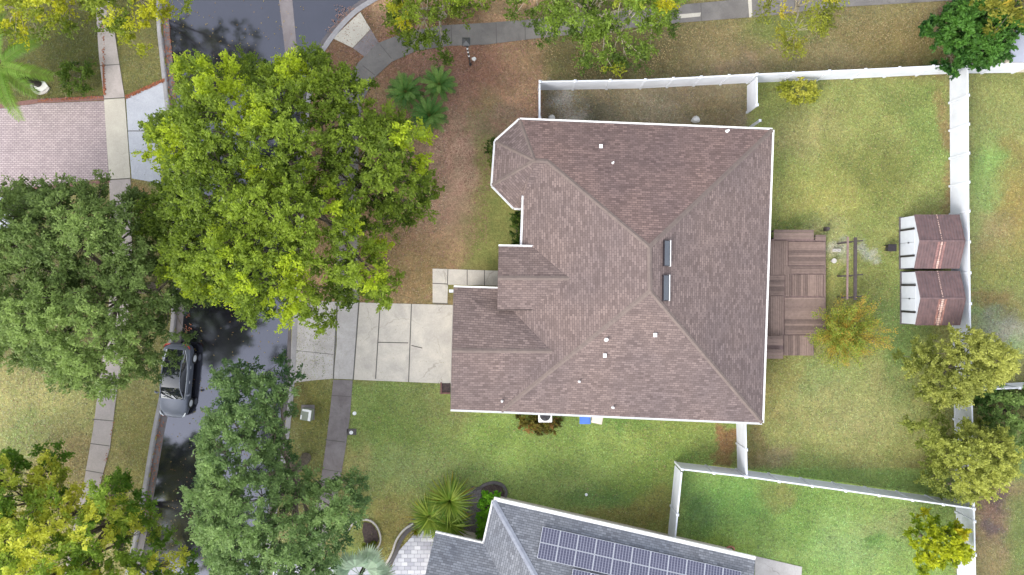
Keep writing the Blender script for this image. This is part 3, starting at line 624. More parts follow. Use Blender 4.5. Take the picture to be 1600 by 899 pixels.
# ------------------------------------------------------------------ grey roofed house with solar panels
nh = root('grey_roof_house', P(950, 950, 0), 'house with a slate grey shingle roof carrying solar panels, cut by the photo edge', 'house')
ux = Vector((0.9745, -0.2240, 0)).normalized(); uy = Vector((-ux.y, ux.x, 0))   # along the eave, and up the picture
N1 = P(771, 783, EZ); N2 = P(1180, 876, EZ); Le = (N2 - N1).length
ux = (N2 - N1).normalized(); uy = Vector((-ux.y, ux.x, 0))
def NP(a, d, z=None): q = N1 + ux * a - uy * d; q.z = (EZ + 0.42 * d) if z is None else z; return q
DEP = 14.0
Wn = {'a': NP(0, 0, EZ), 'b': NP(Le, 0, EZ), 'c': NP(Le, DEP, EZ), 'd': NP(0, DEP, EZ), 'r1': NP(7, 7, EZ + 2.94), 'r2': NP(Le, 7, EZ + 2.94)}
wg = P(758, 851, EZ); wf = P(683, 834, EZ); wlen = (wf - wg).length
dg = -(wg - N1).dot(uy)
wdir = ux * -1
q0 = NP(0, dg, EZ); 
Wn.update({'w0': q0, 'w1': q0 - ux * 3.0, 'w2': NP(-3.0, dg + 5.4, EZ), 'w3': NP(0, dg + 5.4, EZ), 'wr': NP(-3.0, dg + 2.7, EZ + 1.13), 'wv': NP(2.7, dg + 2.7, EZ + 1.13)})
for k in ('w0', 'w1', 'w2', 'w3'): Wn[k].z = EZ
nfaces = [('a', 'b', 'r2', 'r1'), ('c', 'd', 'r1', 'r2'), ('a', 'w0', 'wv', 'w3', 'd', 'r1'), ('w0', 'w1', 'wr', 'wv'), ('w3', 'w2', 'wr', 'wv')]
nroof = roof_obj(nfaces, Wn, M['shingle_grey'], nh)
caps([(Wn['a'], Wn['r1']), (Wn['r1'], Wn['r2']), (Wn['wr'], Wn['wv'])], M['ridge_grey'], nroof, 0.17)
gutters([(Wn['b'], Wn['a'])], nh, M['gutter'], 0.22)
gutters([(Wn['a'], Wn['w0']), (Wn['w0'], Wn['w1'])], nh, M['gutter'], 0.1)
npoly = inset([(Wn[k].x, Wn[k].y) for k in ('a', 'b', 'c', 'd', 'w3', 'w2', 'w1', 'w0')], 0.45)
b = MB(); b.prism(npoly, -.1, EZ - .1); b.build('wall', M['wall'], nh)
b = MB(); b.prism(inset([(Wn[k].x, Wn[k].y) for k in ('a', 'b', 'c', 'd', 'w3', 'w2', 'w1', 'w0')], 0.03), EZ - .09, EZ - .05); b.build('soffit', M['gutter'], nh)
b = MB(); b.add([Wn['b'], Wn['r2'], Wn['c'], Wn['c'] - Vector((0, 0, .2)), Wn['b'] - Vector((0, 0, .2))], [(0, 4, 3, 2, 1)]); b.build('gable', M['gutter'], nh)
for (t0, t1) in ((.1, .17), (.3, .42), (.6, .67)): window(npoly[0], npoly[1], t0, t1, parent=nh)
# panels: local frame on the top face
nn = Vector((uy.x * 0.42, uy.y * 0.42, 1)).normalized(); vy = nn.cross(ux)
o0 = None
def panel_pt(px, py):
    d = P(px, py, 0) - cam.location; t = (N1 - cam.location).dot(nn) / d.dot(nn); return cam.location + d * t
Op = panel_pt(847, 823); Tp = panel_pt(1157, 890); pw = (Tp - Op).dot(ux) / 11.0; ph = (panel_pt(839, 873) - Op).dot(-vy) / 2.0
def panel_mesh():
    b = MB(); b.box(0, -ph + .018, .06, pw - .018, 0, .10, None, 0); b.box(.014, -ph + .032, .1005, pw - .032, -.014, .103, None, 1)
    nx, ny = 6, 6; cw = (pw - .056) / nx; ch = (ph - .056) / ny
    for i in range(nx):
        for j in range(ny):
            x = .019 + i * cw; y = -.019 - (j + 1) * ch; b.box(x + .022, y + .006, .1035, x + cw - .022, y + ch - .004, .1045, None, 2)
    me = b.build('solar_panel', [M['alu'], M['solar_gap'], M['solar_glass']], None); return me
pm = panel_mesh(); first = True
Rm = Matrix(((ux.x, vy.x, nn.x, 0), (ux.y, vy.y, nn.y, 0), (ux.z, vy.z, nn.z, 0), (0, 0, 0, 1)))
nhloc = Vector(LOC[nh.name])
for row in range(4):
    for i in range(11):
        if row >= 2 and i < 2: continue
        o = pm if first else pm.copy()
        if not first: COL.objects.link(o)
        first = False
        p = Op + ux * (pw * i + (0.03 if row < 2 else 0)) - vy * (ph * row + (0.12 if row > 1 else 0)) + nn * 0.02
        o.parent = nroof; o.matrix_local = Matrix.Translation(p - nhloc) @ Rm
slab('patio', [(1180, 869), (1253, 886), (1250, 930), (1178, 960)], 0.04, M['concrete_apron'])

# ------------------------------------------------------------------ vinyl fences
FH = 1.83
def fence(pts, label, gate=None, spacing=1.95, skip_first=False, h=FH):
    r = root('vinyl_fence', P(*pts[0], 0), label, 'fence', 'white vinyl fences around the yards')
    for k in range(len(pts) - 1):
        A, D = P(*pts[k], 0), P(*pts[k + 1], 0); t = D - A; L = t.length; t.normalize(); n = max(1, round(L / spacing)); s = L / n; ang = math.atan2(t.y, t.x)
        for i in range(n + 1):
            if i == 0 and (k > 0 or skip_first): continue
            p = A + t * (s * i); T = rot(p.x, p.y, ang); b = MB(); b.box(-.065, -.065, -.1, .065, .065, h + .02, T)
            b.add([T @ Vector(q) for q in ((-.085, -.085, h + .02), (.085, -.085, h + .02), (.085, .085, h + .02), (-.085, .085, h + .02), (-.085, -.085, h + .05), (.085, -.085, h + .05), (.085, .085, h + .05), (-.085, .085, h + .05), (0, 0, h + .11))],
                  [(0, 1, 5, 4), (1, 2, 6, 5), (2, 3, 7, 6), (3, 0, 4, 7), (4, 5, 8), (5, 6, 8), (6, 7, 8), (7, 4, 8), (3, 2, 1, 0)])
            b.build('post', M['white'], r)
        for i in range(n):
            p = A + t * (s * i); T = rot(p.x, p.y, ang); b = MB()
            b.box(.066, -.025, .10, s - .066, .025, .22, T); b.box(.066, -.045, h - .13, s - .066, .045, h - .01, T)
            w0 = .07; m = int((s - .14) / .17); bw = (s - .14) / m
            for j in range(m): b.box(w0 + j * bw + .004, -.014, .221, w0 + (j + 1) * bw - .004, .014, h - .131, T)
            b.box(.07, -.006, .221, s - .07, .006, h - .131, T)
            b.build('panel', M['white'], r)
    return r
fence([(842, 141), (1000, 138.5), (1167, 130), (1330, 123), (1482, 115.5)], 'long white vinyl fence along the top of the yard, above the brown roof')
fence([(1485.5, 115.3), (1581, 114), (1640, 84)], 'white vinyl fence past the round dark green tree, running off at the right edge', skip_first=True)
fence([(841.5, 143.5), (841.5, 196)], 'short white fence seen edge on, between the long top fence and the roof', skip_first=True)
fence([(1167, 133), (1167, 176)], 'short white fence wing hanging down from the top fence toward the roof corner', skip_first=True)
fence([(1483, 118), (1484, 335), (1487, 520), (1491, 700), (1494.5, 900), (1495, 960)], 'tall run of white fence behind the two sheds at the right of the yard', skip_first=True)
fence([(1150, 652), (1152, 733)], 'short white fence from the lower right roof corner down to the lower lawn', spacing=1.7)
fence([(1055, 722), (1150, 733), (1200, 740), (1300, 754), (1400, 768), (1492, 781)], 'white fence slanting between the back yard and the bright green lower lawn')
fence([(1054.5, 725), (1048, 790), (1043, 840)], 'white fence leading from the lower lawn corner to the grey roof', skip_first=True)
fence([(1491, 603), (1560, 600), (1660, 594)], 'white fence half hidden under the green bushes at the right edge', skip_first=True)
b = MB(); p = P(1172, 199, 0); b.box(p.x - .06, p.y - .06, 0, p.x + .06, p.y + .06, 1.75); b.box(p.x - .08, p.y - .08, 1.75, p.x + .08, p.y + .08, 1.8)
tag(b.build('gate_post', M['white'], origin=P(1172, 199)), 'lone white gate post beside the upper right eave of the brown roof', 'gate post')

# neighbouring flat roof at the top right corner
n2 = root('neighbour_lanai', P(1620, 60), 'pale flat roofed building corner at the top right edge', 'building')
b = MB(); b.prism([P2(*p, 2.6) for p in ((1592, 38), (1700, 10), (1700, 97), (1580, 97), (1580, 70))], 2.45, 2.6); b.build('roof', mat('pale_roof', (0.27, 0.28, 0.34), 0.6, (0.25, 0.26, 0.31), 2), n2)
b = MB(); b.prism([P2(*p, 2.6) for p in ((1600, 45), (1700, 20), (1700, 92), (1586, 92), (1586, 74))], -.1, 2.44); b.build('wall', M['wall'], n2)

# ------------------------------------------------------------------ deck
deck = root('wooden_deck', P(1245, 460), 'weathered brown timber deck of patchwork board squares behind the house', 'deck')
DZ = 0.35
def boards(x0, y0, x1, y1, vertical, z, name='board_panel', n=None, parent=deck, gap=0.007):
    A = P(x0, y1, z); D = P(x1, y0, z); b = MB(); L = (D.x - A.x) if vertical else (D.y - A.y); n = n or max(2, round(L / 0.14)); s = L / n
    for i in range(n):
        dz = (R() - .5) * .008
        if vertical: b.box(A.x + i * s + gap, A.y + .01, z - .04, A.x + (i + 1) * s - gap, D.y - .01, z + dz)
        else: b.box(A.x + .01, A.y + i * s + gap, z - .04, D.x - .01, A.y + (i + 1) * s - gap, z + dz)
    return b.build(name, M['deck'], parent)
b = MB(); a = P(1196, 558, .3); d = P(1292, 372, .3); b.box(a.x, P(0, 523, .3).y, .0, d.x - .06, d.y, .29); b.box(a.x, a.y + .1, .0, P(1272, 0, .3).x, P(0, 523, .3).y, .29); b.build('deck_base', M['deck_frame'], deck)
boards(1180, 376, 1231, 430, True, DZ); boards(1232, 378, 1290, 415, False, DZ); boards(1180, 430.5, 1226, 462, False, DZ)
boards(1238, 429, 1286, 463, True, DZ); boards(1180, 462.5, 1225, 525, True, DZ); boards(1226, 465, 1289, 523, False, DZ); boards(1225, 524, 1271, 556, True, DZ)
for q in ((1232, 416, 1289, 428), (1227, 416, 1237, 464)): boards(*q, q[2] - q[0] < q[3] - q[1], DZ, 'border', 3)
boards(1287, 429, 1290.5, 464, True, DZ, 'border', 1)
def bench(x0, y0, x1, y1, z, vertical, label):
    r = root('deck_bench', P((x0 + x1) / 2, (y0 + y1) / 2, DZ), label, 'bench', 'benches on the deck')
    boards(x0, y0, x1, y1, vertical, z, 'seat', 3, parent=r, gap=.006)
    for (x, y) in ((x0 + 2, y0 + 2), (x1 - 2, y0 + 2), (x0 + 2, y1 - 2), (x1 - 2, y1 - 2)):
        p = P(x, y, z); b = MB(); b.box(p.x - .04, p.y - .04, 0, p.x + .04, p.y + .04, z - .045); b.build('leg', M['timber_dark'], r)
bench(1209, 359, 1272, 374, .85, False, 'long brown bench along the upper edge of the deck')
bench(1274, 367, 1291, 376, .60, False, 'small lower brown step bench at the upper right deck corner')
bench(1194, 525, 1224, 540, .80, False, 'brown bench with a dark gap at the lower left of the deck')
bench(1194, 546, 1224, 561, .80, False, 'lowest brown bench below the other, at the bottom left deck corner')
# frame on the lawn
tr = root('timber_trellis', P(1333, 420), 'dark timber frame of two long rails on cross arms standing in the grass', 'trellis')
def beam(a, d, wd, hh, name, m, parent):
    b = MB(); t = d - a; L = t.length; T = Matrix.Translation(a) @ Matrix.Rotation(math.atan2(t.y, t.x), 4, 'Z'); b.box(0, -wd / 2, -hh, L, wd / 2, 0, T); return b.build(name, m, parent)
beam(P(1337.5, 371, 2.1), P(1337, 469, 2.1), .17, .12, 'rail', M['timber_dark'], tr); beam(P(1325.5, 370, 1.95), P(1324.5, 468, 1.95), .09, .1, 'rail', M['deck_frame'], tr)
for y in (378, 431, 465):
    beam(P(1315, y + 1, 1.84), P(1349, y - 2, 1.84), .08, .09, 'cross_arm', M['timber_dark'], tr)
    for x in (1331,):
        p = P(x, y, 1.8); b = MB(); b.box(p.x - .05, p.y - .05, 0, p.x + .05, p.y + .05, 1.75); b.build('post', M['timber_dark'], tr)
# ------------------------------------------------------------------ sheds
def shed(y0, y1, x0, x1, label, worn=0.0):
    r = root('garden_shed', P((x0 + x1) / 2, (y0 + y1) / 2), label, 'shed', 'maroon roofed sheds by the fence')
    ez, rz = 1.62, 2.15; A = P(x0, y1); X0 = A.x; X1 = P(x1, 0, ez).x; Y0 = P(0, y1).y; Y1 = P(0, y0).y; ym = (Y0 + Y1) / 2
    b = MB(); b.prism([(X0, Y0), (X1 - .1, Y0), (X1 - .1, Y1), (X0, Y1)], 0, ez - .05)
    b.add([(X0, Y0, ez - .05), (X0, Y1, ez - .05), (X0, ym, rz - .05), (X1 - .1, Y0, ez - .05), (X1 - .1, Y1, ez - .05), (X1 - .1, ym, rz - .05)], [(0, 2, 1), (3, 4, 5)]); b.build('wall', M['shed_wall'], r)
    b = MB(); n = 15; ov = .06
    xs = [X0 - .05 + (X1 + .05 - X0) * i / n for i in range(n + 1)]
    for s in (0, 1):
        ye = (Y0 - ov) if s == 0 else (Y1 + ov); b.add([(xs[0], ye, ez - .03), (xs[-1], ye, ez - .03), (xs[-1], ym, rz), (xs[0], ym, rz)], [(0, 1, 2, 3) if s == 0 else (3, 2, 1, 0)])
        for i in range(n + 1):
            x = xs[i]; hh = .035; b.add([(x - .014, ye, ez - .03), (x + .014, ye, ez - .03), (x + .014, ye, ez - .03 + hh), (x - .014, ye, ez - .03 + hh), (x - .014, ym, rz), (x + .014, ym, rz), (x + .014, ym, rz + hh), (x - .014, ym, rz + hh)],
                  [(0, 1, 2, 3), (2, 6, 7, 3), (0, 3, 7, 4), (1, 5, 6, 2)])
    b.box(xs[0], ym - .05, rz - .01, xs[-1], ym + .05, rz + .04); roof_ = b.build('roof', M['shed_roof'], r)
    # worn middle sheet of the roof: faded metal and peeled seam
    for s in (0, 1):
        b = MB(); ye = (Y0 - ov) if s == 0 else (Y1 + ov); xa, xb = xs[6] + .02, xs[9] - .02; b.add([(xa, ye, ez - .024), (xb, ye, ez - .024), (xb, ym, rz + .006), (xa, ym, rz + .006)], [(0, 1, 2, 3) if s == 0 else (3, 2, 1, 0)])
        if s == 0: b.build('faded_sheet', M['shed_rust' if worn == 0 else 'shed_rust2'], roof_)
        b = MB(); xm = (xa + xb) / 2; m = 14; pts = []
        for k in range(m):
            f0, f1 = k / m, (k + .8 - .5 * R() * (s == 1)) / m; ww = (.02 + .05 * R() * (1.3 if s == 0 else .3)) * (1 + worn * (1 if s == 0 else .2))
            def q(f, x): return (x, ye + (ym - ye) * f, ez - .012 + (rz - ez + .03) * f)
            b.add([q(f0, xm - ww), q(f0, xm + ww), q(f1, xm + ww), q(f1, xm - ww)], [(0, 1, 2, 3) if s == 0 else (3, 2, 1, 0)])
        b.build('peeled_seam', M['shed_pale'], roof_)
    b = MB(); b.box(xs[0] - .03, Y0 - ov, ez - .10, xs[0], ym, ez - .03); 
    b = MB(); hw = (Y1 - Y0)
    d0, d1 = Y0 + hw * .24, Y0 + hw * .74
    b.box(X0 - .03, d0, .06, X0 - .004, d1, ez - .04); door = b.build('door', M['shed_wall'], r)
    b = MB(); b.box(X0 - .036, (d0 + d1) / 2 - .008, .06, X0 - .031, (d0 + d1) / 2 + .008, ez - .06); b.box(X0 - .09, (d0 + d1) / 2 - .05, .95, X0 - .031, (d0 + d1) / 2 + .02, 1.05); b.build('handle', M['black'], door)
    for yy in (d0 - .03, d1 + .03): b = MB(); b.box(X0 - .06, yy - .06, .05, X0 - .004, yy + .06, ez - .03); b.build('door_track', M['dark_metal'], r)
    b = MB(); b.box(X0 - .1, Y0 - .08, -.02, X1, Y1 + .08, .05); b.build('base', M['stone_dark'], r)
shed(341, 419.5, 1407, 1499, 'upper of the two white sheds with maroon roofs, topmost along the fence')
shed(426, 505, 1408.5, 1500, 'lower maroon roofed white shed with the worse peeling, beside the olive tree', 1.0)

# ------------------------------------------------------------------ small things
p = P(1387, 388); fp = root('grill_cart', p, 'small square black metal grill with a handle alone on the back lawn', 'grill')
b = MB(); b.box(p.x - .24, p.y - .2, .25, p.x + .24, p.y + .2, .52); b.box(p.x - .27, p.y - .23, .52, p.x + .27, p.y + .23, .56); b.build('lid', M['dark_metal'], fp)
for sx in (-.2, .2):
    for sy in (-.16, .16): b = MB(); b.box(p.x + sx - .02, p.y + sy - .02, 0, p.x + sx + .02, p.y + sy + .02, .25); b.build('leg', M['black'], fp)
b = MB(); b.tube([(p.x - .25, p.y - .07, .5), (p.x - .42, p.y - .07, .5), (p.x - .42, p.y - .02, .5), (p.x - .25, p.y - .02, .5)], [.018] * 4); b.build('handle', M['black'], fp)
p = P(1444, 50); b = MB(); b.box(p.x - .2, p.y - .26, 0, p.x + .2, p.y + .26, .12); b.box(p.x - .17, p.y - .23, .12, p.x + .17, p.y + .23, .15); tag(b.build('utility_box', M['black'], origin=p), 'dark rectangular utility box lid in the grass near the round green tree', 'utility box')
def rock(px, py, r, label, grp=None, m='rock', sq=.5):
    p = P(px, py); b = MB(); n = 9; rr = [r * (0.8 + .4 * R()) for _ in range(n)]; vs = []
    for k, (s, z) in enumerate(((1, 0), (.95, .4), (.6, .85))):
        vs += [(p.x + rr[j] * s * math.cos(2 * math.pi * j / n), p.y + rr[j] * s * .85 * math.sin(2 * math.pi * j / n), z * r * sq * 2 * (.8 + .3 * R() if k else 1)) for j in range(n)]
    fs = [(k * n + j, k * n + (j + 1) % n, (k + 1) * n + (j + 1) % n, (k + 1) * n + j) for k in range(2) for j in range(n)] + [tuple(range(2 * n, 3 * n))]
    b.add(vs, fs); return tag(b.build('rock', M[m], origin=p), label, 'rock', grp)
rock(1086.5, 187, .28, 'white rounded rock in the narrow side yard under the top fence')
rock(740.5, 92.5, .16, 'small pale rock at the foot of the lamp post')
rock(862, 184, .22, 'flat pale rock near the upper left corner of the side yard')
# lamp post (4 m)
lp = root('lamp_post', P(735, 101), 'black lamp post with a banded pole and square lantern beside the wet sidewalk', 'lamp post')
p = P(735, 101); b = MB(); b.cyl(p.x, p.y, 0, .3, .10, 10, r2=.06); b.cyl(p.x, p.y, .3, 3.7, .045, 8); b.build('pole', M['black'], lp)
b = MB()
for z in (1.6, 2.3, 2.9): b.cyl(p.x, p.y, z, z + .18, .055, 8)
b.build('band', M['sign_white'], lp)
b = MB(); b.box(p.x - .16, p.y - .16, 3.7, p.x + .16, p.y + .16, 4.1); b.add([(p.x - .24, p.y - .24, 4.1), (p.x + .24, p.y - .24, 4.1), (p.x + .24, p.y + .24, 4.1), (p.x - .24, p.y + .24, 4.1), (p.x, p.y, 4.3)], [(0, 1, 4), (1, 2, 4), (2, 3, 4), (3, 0, 4), (3, 2, 1, 0)]); b.build('lantern', M['black'], lp)
# AC unit, bins
p = P(851, 646); ac = root('air_conditioner', p, 'white square air conditioner with a round fan beside the lower wall', 'air conditioner')
b = MB(); b.box(p.x - .43, p.y - .43, 0, p.x + .43, p.y + .43, .8); b.build('case', M['gutter'], ac); b = MB(); b.cyl(p.x, p.y, .8, .82, .34, 24); fan = b.build('fan_grille', M['black'], ac)
b = MB()
for k in range(5): T = rot(p.x, p.y, k * 1.257, .83); b.box(.05, -.05, 0, .3, .06, .012, T)
b.build('blade', M['dark_metal'], fan)
def bin_(px, py, m, label, ang):
    p = P(px, py); r = root('wheelie_bin', p, label, 'bin', 'wheelie bins behind the house'); T = rot(p.x, p.y, ang)
    b = MB(); vs = [T @ Vector(q) for q in ((-.25, -.25, .03), (.25, -.25, .03), (.25, .25, .03), (-.25, .25, .03), (-.31, -.32, 1.0), (.31, -.32, 1.0), (.31, .32, 1.0), (-.31, .32, 1.0))]
    b.add(vs, [(0, 1, 5, 4), (1, 2, 6, 5), (2, 3, 7, 6), (3, 0, 4, 7), (3, 2, 1, 0), (4, 5, 6, 7)]); b.build('body', m, r)
    b = MB(); b.box(-.34, -.36, 1.005, .34, .34, 1.05, T); b.box(-.27, -.28, 1.05, .27, .28, 1.08, T); b.build('lid', m, r)
    for s in (-1, 1): b = MB(); q = T @ Vector((s * .28, .28, .1)); b.tube([q, q + (T.to_3x3() @ Vector((s * .06, 0, 0)))], [.1, .1], 12); b.build('wheel', M['rubber'], r)
bin_(911.5, 649, M['bin_blue'], 'blue wheelie bin peeking out from under the lower gutter', 0)
bin_(930.5, 648.5, M['bin_tan'], 'tan wheelie bin right of the blue bin under the gutter', -.2)
# meter cover by the street
p = P(483, 645); pb = root('utility_pedestal', p, 'white utility pedestal on a slab beside the driveway grass strip', 'utility box')
b = MB(); b.box(p.x - .50, p.y - .45, 0, p.x + .35, p.y + .5, .04); b.build('slab', M['concrete_damp'], pb)
T = rot(p.x, p.y, -.15); b = MB(); b.box(-.38, -.42, .04, .30, .30, .55, T); b.build('cabinet', mat('faded_green', (0.20, 0.22, 0.17), 0.7), pb); b = MB(); b.box(.12, -.40, .551, .28, .28, .57, T); b.box(-.3, .16, .551, .12, .30, .568, T); b.box(-.36, -.36, .551, -.28, -.1, .57, T); b.build('lid_trim', M['sign_white'], pb)
for (px, py, l) in ((554, 646, 'small round white cleanout cap beside the lawn path, upper one'), (549, 676, 'round white cap in a dark square by the lawn path, lower one'), (916, 773, 'tiny white marker in the lower lawn above the grey roof')):
    p = P(px, py); b = MB(); b.cyl(p.x, p.y, 0, .06, .09 if px > 560 else .12, 14); b.cyl(p.x, p.y, .06, .08, .04, 8); o = tag(b.build('marker_cap', M['sign_white'], origin=p), l, 'marker')
p = P(549.5, 675); b = MB(); b.box(p.x - .3, p.y - .2, 0, p.x + .3, p.y + .2, .03); tag(b.build('valve_box', M['stone_dark'], origin=p), 'dark flat valve box holding the lower white cap by the path', 'valve box')
p = P(1293.5, 357.5, .4); b = MB(); b.box(p.x - .1, p.y - .12, 0, p.x + .1, p.y + .12, .4); b.cyl(p.x, p.y, .4, .5, .11, 10); tag(b.build('garden_light', M['timber_dark'], origin=P(1293.5, 357.5)), 'short dark garden light above the upper right deck corner', 'garden light')
# blocks and pot by the deck
for i, (px, py) in enumerate(((1303, 391.5), (1309, 391.5))):
    p = P(px, py); b = MB(); b.box(p.x - .11, p.y - .09, 0, p.x - .03, p.y + .09, .19); b.box(p.x + .03, p.y - .09, 0, p.x + .11, p.y + .09, .19); b.box(p.x - .029, p.y - .09, 0, p.x + .029, p.y - .05, .19); b.box(p.x - .029, p.y + .05, 0, p.x + .029, p.y + .09, .19)
    tag(b.build('concrete_block', M['stone_light'], origin=p), ['left concrete block beside the deck edge', 'right concrete block beside the deck edge'][i], 'block')
p = P(1300.5, 408); b = MB(); b.cyl(p.x, p.y, 0, .25, .1, 14, r2=.15); b.cyl(p.x, p.y, .25, .28, .16, 14); tag(b.build('flower_pot', M['stone_light'], origin=p), 'round pale flower pot below the concrete blocks by the deck', 'pot')
# hose reel
p = P(1141, 858); b = MB()
for k in range(3): b.tube([(p.x + (.28 - .03 * k) * math.cos(t * .35), p.y + (.2 - .02 * k) * math.sin(t * .35), .05 + .03 * k) for t in range(19)], [.022] * 19, 6, cap=False)
tag(b.build('garden_hose', M['hose'], origin=p), 'coiled red garden hose lying beside the white eave of the grey roof', 'hose')
p = P(699, 606); pe = root('garden_bed', p, 'tiny brick edged bed with dark soil at the garage corner', 'garden bed'); b = MB()
b.box(p.x - .35, p.y - .3, 0, p.x + .2, p.y + .3, .04); b.build('soil', M['mulch'], pe); b = MB(); b.box(p.x - .45, p.y - .4, 0, p.x - .351, p.y + .35, .1); b.box(p.x - .45, p.y - .401, 0, p.x + .2, p.y - .301, .09); b.build('edging', M['brick_edge'], pe)

# neighbour garden bottom: pavers, edging, beds
slab('paver_patio', [(622, 862), (640, 842), (655, 826), (680, 826), (690, 838), (700, 850), (690, 960), (560, 960), (590, 920), (610, 890)], 0.04, M['pavers_grey'])
slab('garden_bed_gravel', [(640, 838), (652, 822), (672, 806), (700, 790), (735, 764), (752, 762), (750, 800), (745, 850), (690, 840), (665, 826), (652, 828)], 0.035, mat('gravel', c(160, 152, 152), .9, c(90, 82, 84), 14, bump=.5))
def edging(pts, wpx, h, m, label):
    L = smoothline(pts, 5); b = MB(); n = len(L); vs = []; 
    for i, q in enumerate(L):
        q0 = L[max(i - 1, 0)]; q1 = L[min(i + 1, n - 1)]; d = Vector((q1[0] - q0[0], q1[1] - q0[1])).normalized(); s = Vector((-d.y, d.x)) * wpx / 2
        for off, z in ((-1, 0), (-1, h), (1, h), (1, 0)): vs.append(P(q[0] + s.x * off, q[1] + s.y * off) + Vector((0, 0, z)))
    fs = [(i * 4 + j, i * 4 + j + 1, (i + 1) * 4 + j + 1, (i + 1) * 4 + j) for i in range(n - 1) for j in range(3)] + [(0, 1, 2, 3), tuple((n - 1) * 4 + j for j in (3, 2, 1, 0))]
    b.add(vs, fs); return tag(b.build('garden_edging', m, origin=P(*pts[0])), label, 'edging')
edging([(586, 905), (605, 887), (618, 865), (626, 845), (637, 830), (650, 822)], 6, .10, M['stone_dark'], 'dark curved edging around the grey paver patio')
edging([(578, 905), (600, 885), (612, 865), (620, 843), (632, 827), (646, 818)], 3, .13, M['stone_light'], 'pale curved edging strip outside the dark edging of the paver patio')
edging([(634, 833), (645, 815), (662, 803), (672, 799)], 4.5, .12, M['stone_dark'], 'brown curved edging left of the big palm clump')
edging([(737, 762), (748, 763), (758, 757), (772, 754), (785, 758), (791, 768), (789, 778)], 4.5, .12, M['stone_dark'], 'brown curved edging around the mulch at the grey roof corner')
edging([(545, 829), (552, 818), (566, 812), (580, 814), (591, 826), (595, 843), (590, 856), (580, 864)], 2.4, .12, M['stone_light'], 'thin white ring edging in the grass near the lower tree')
edging([(50, 128), (51, 138), (60, 146), (72, 144), (77, 137)], 4, .1, M['stone_light'], 'pale curved stone edging beside the date palm at the upper left')
b = MB(); b.prism([P2(*q) for q in ((50, 125), (55, 140), (66, 144), (76, 136), (70, 128))], 0, .05); tag(b.build('gravel_bed', M['rock'], origin=P(62, 134)), 'small bed of white gravel beside the date palm at the upper left', 'gravel bed')
slab('mulch_bed', [(752, 764), (760, 759), (772, 757), (784, 760), (788, 770), (790, 790), (770, 800), (748, 845), (742, 850), (750, 790)], .03, M['mulch'])
slab('mulch_bed', [(568, 816), (580, 818), (589, 830), (592, 843), (585, 856), (570, 850), (566, 830)], .03, M['mulch'])
slab('porch_floor', [(690, 835), (760, 850), (770, 800), (785, 800), (785, 870), (690, 860)], .028, M['concrete_white'])
slab('neighbour_walk', [(430, 862), (470, 862), (482, 905), (500, 960), (420, 960)], .034, M['pavers_grey'])
slab('neighbour_walk', [(505, 880), (560, 872), (600, 890), (570, 960), (500, 960)], .034, M['concrete_white'])

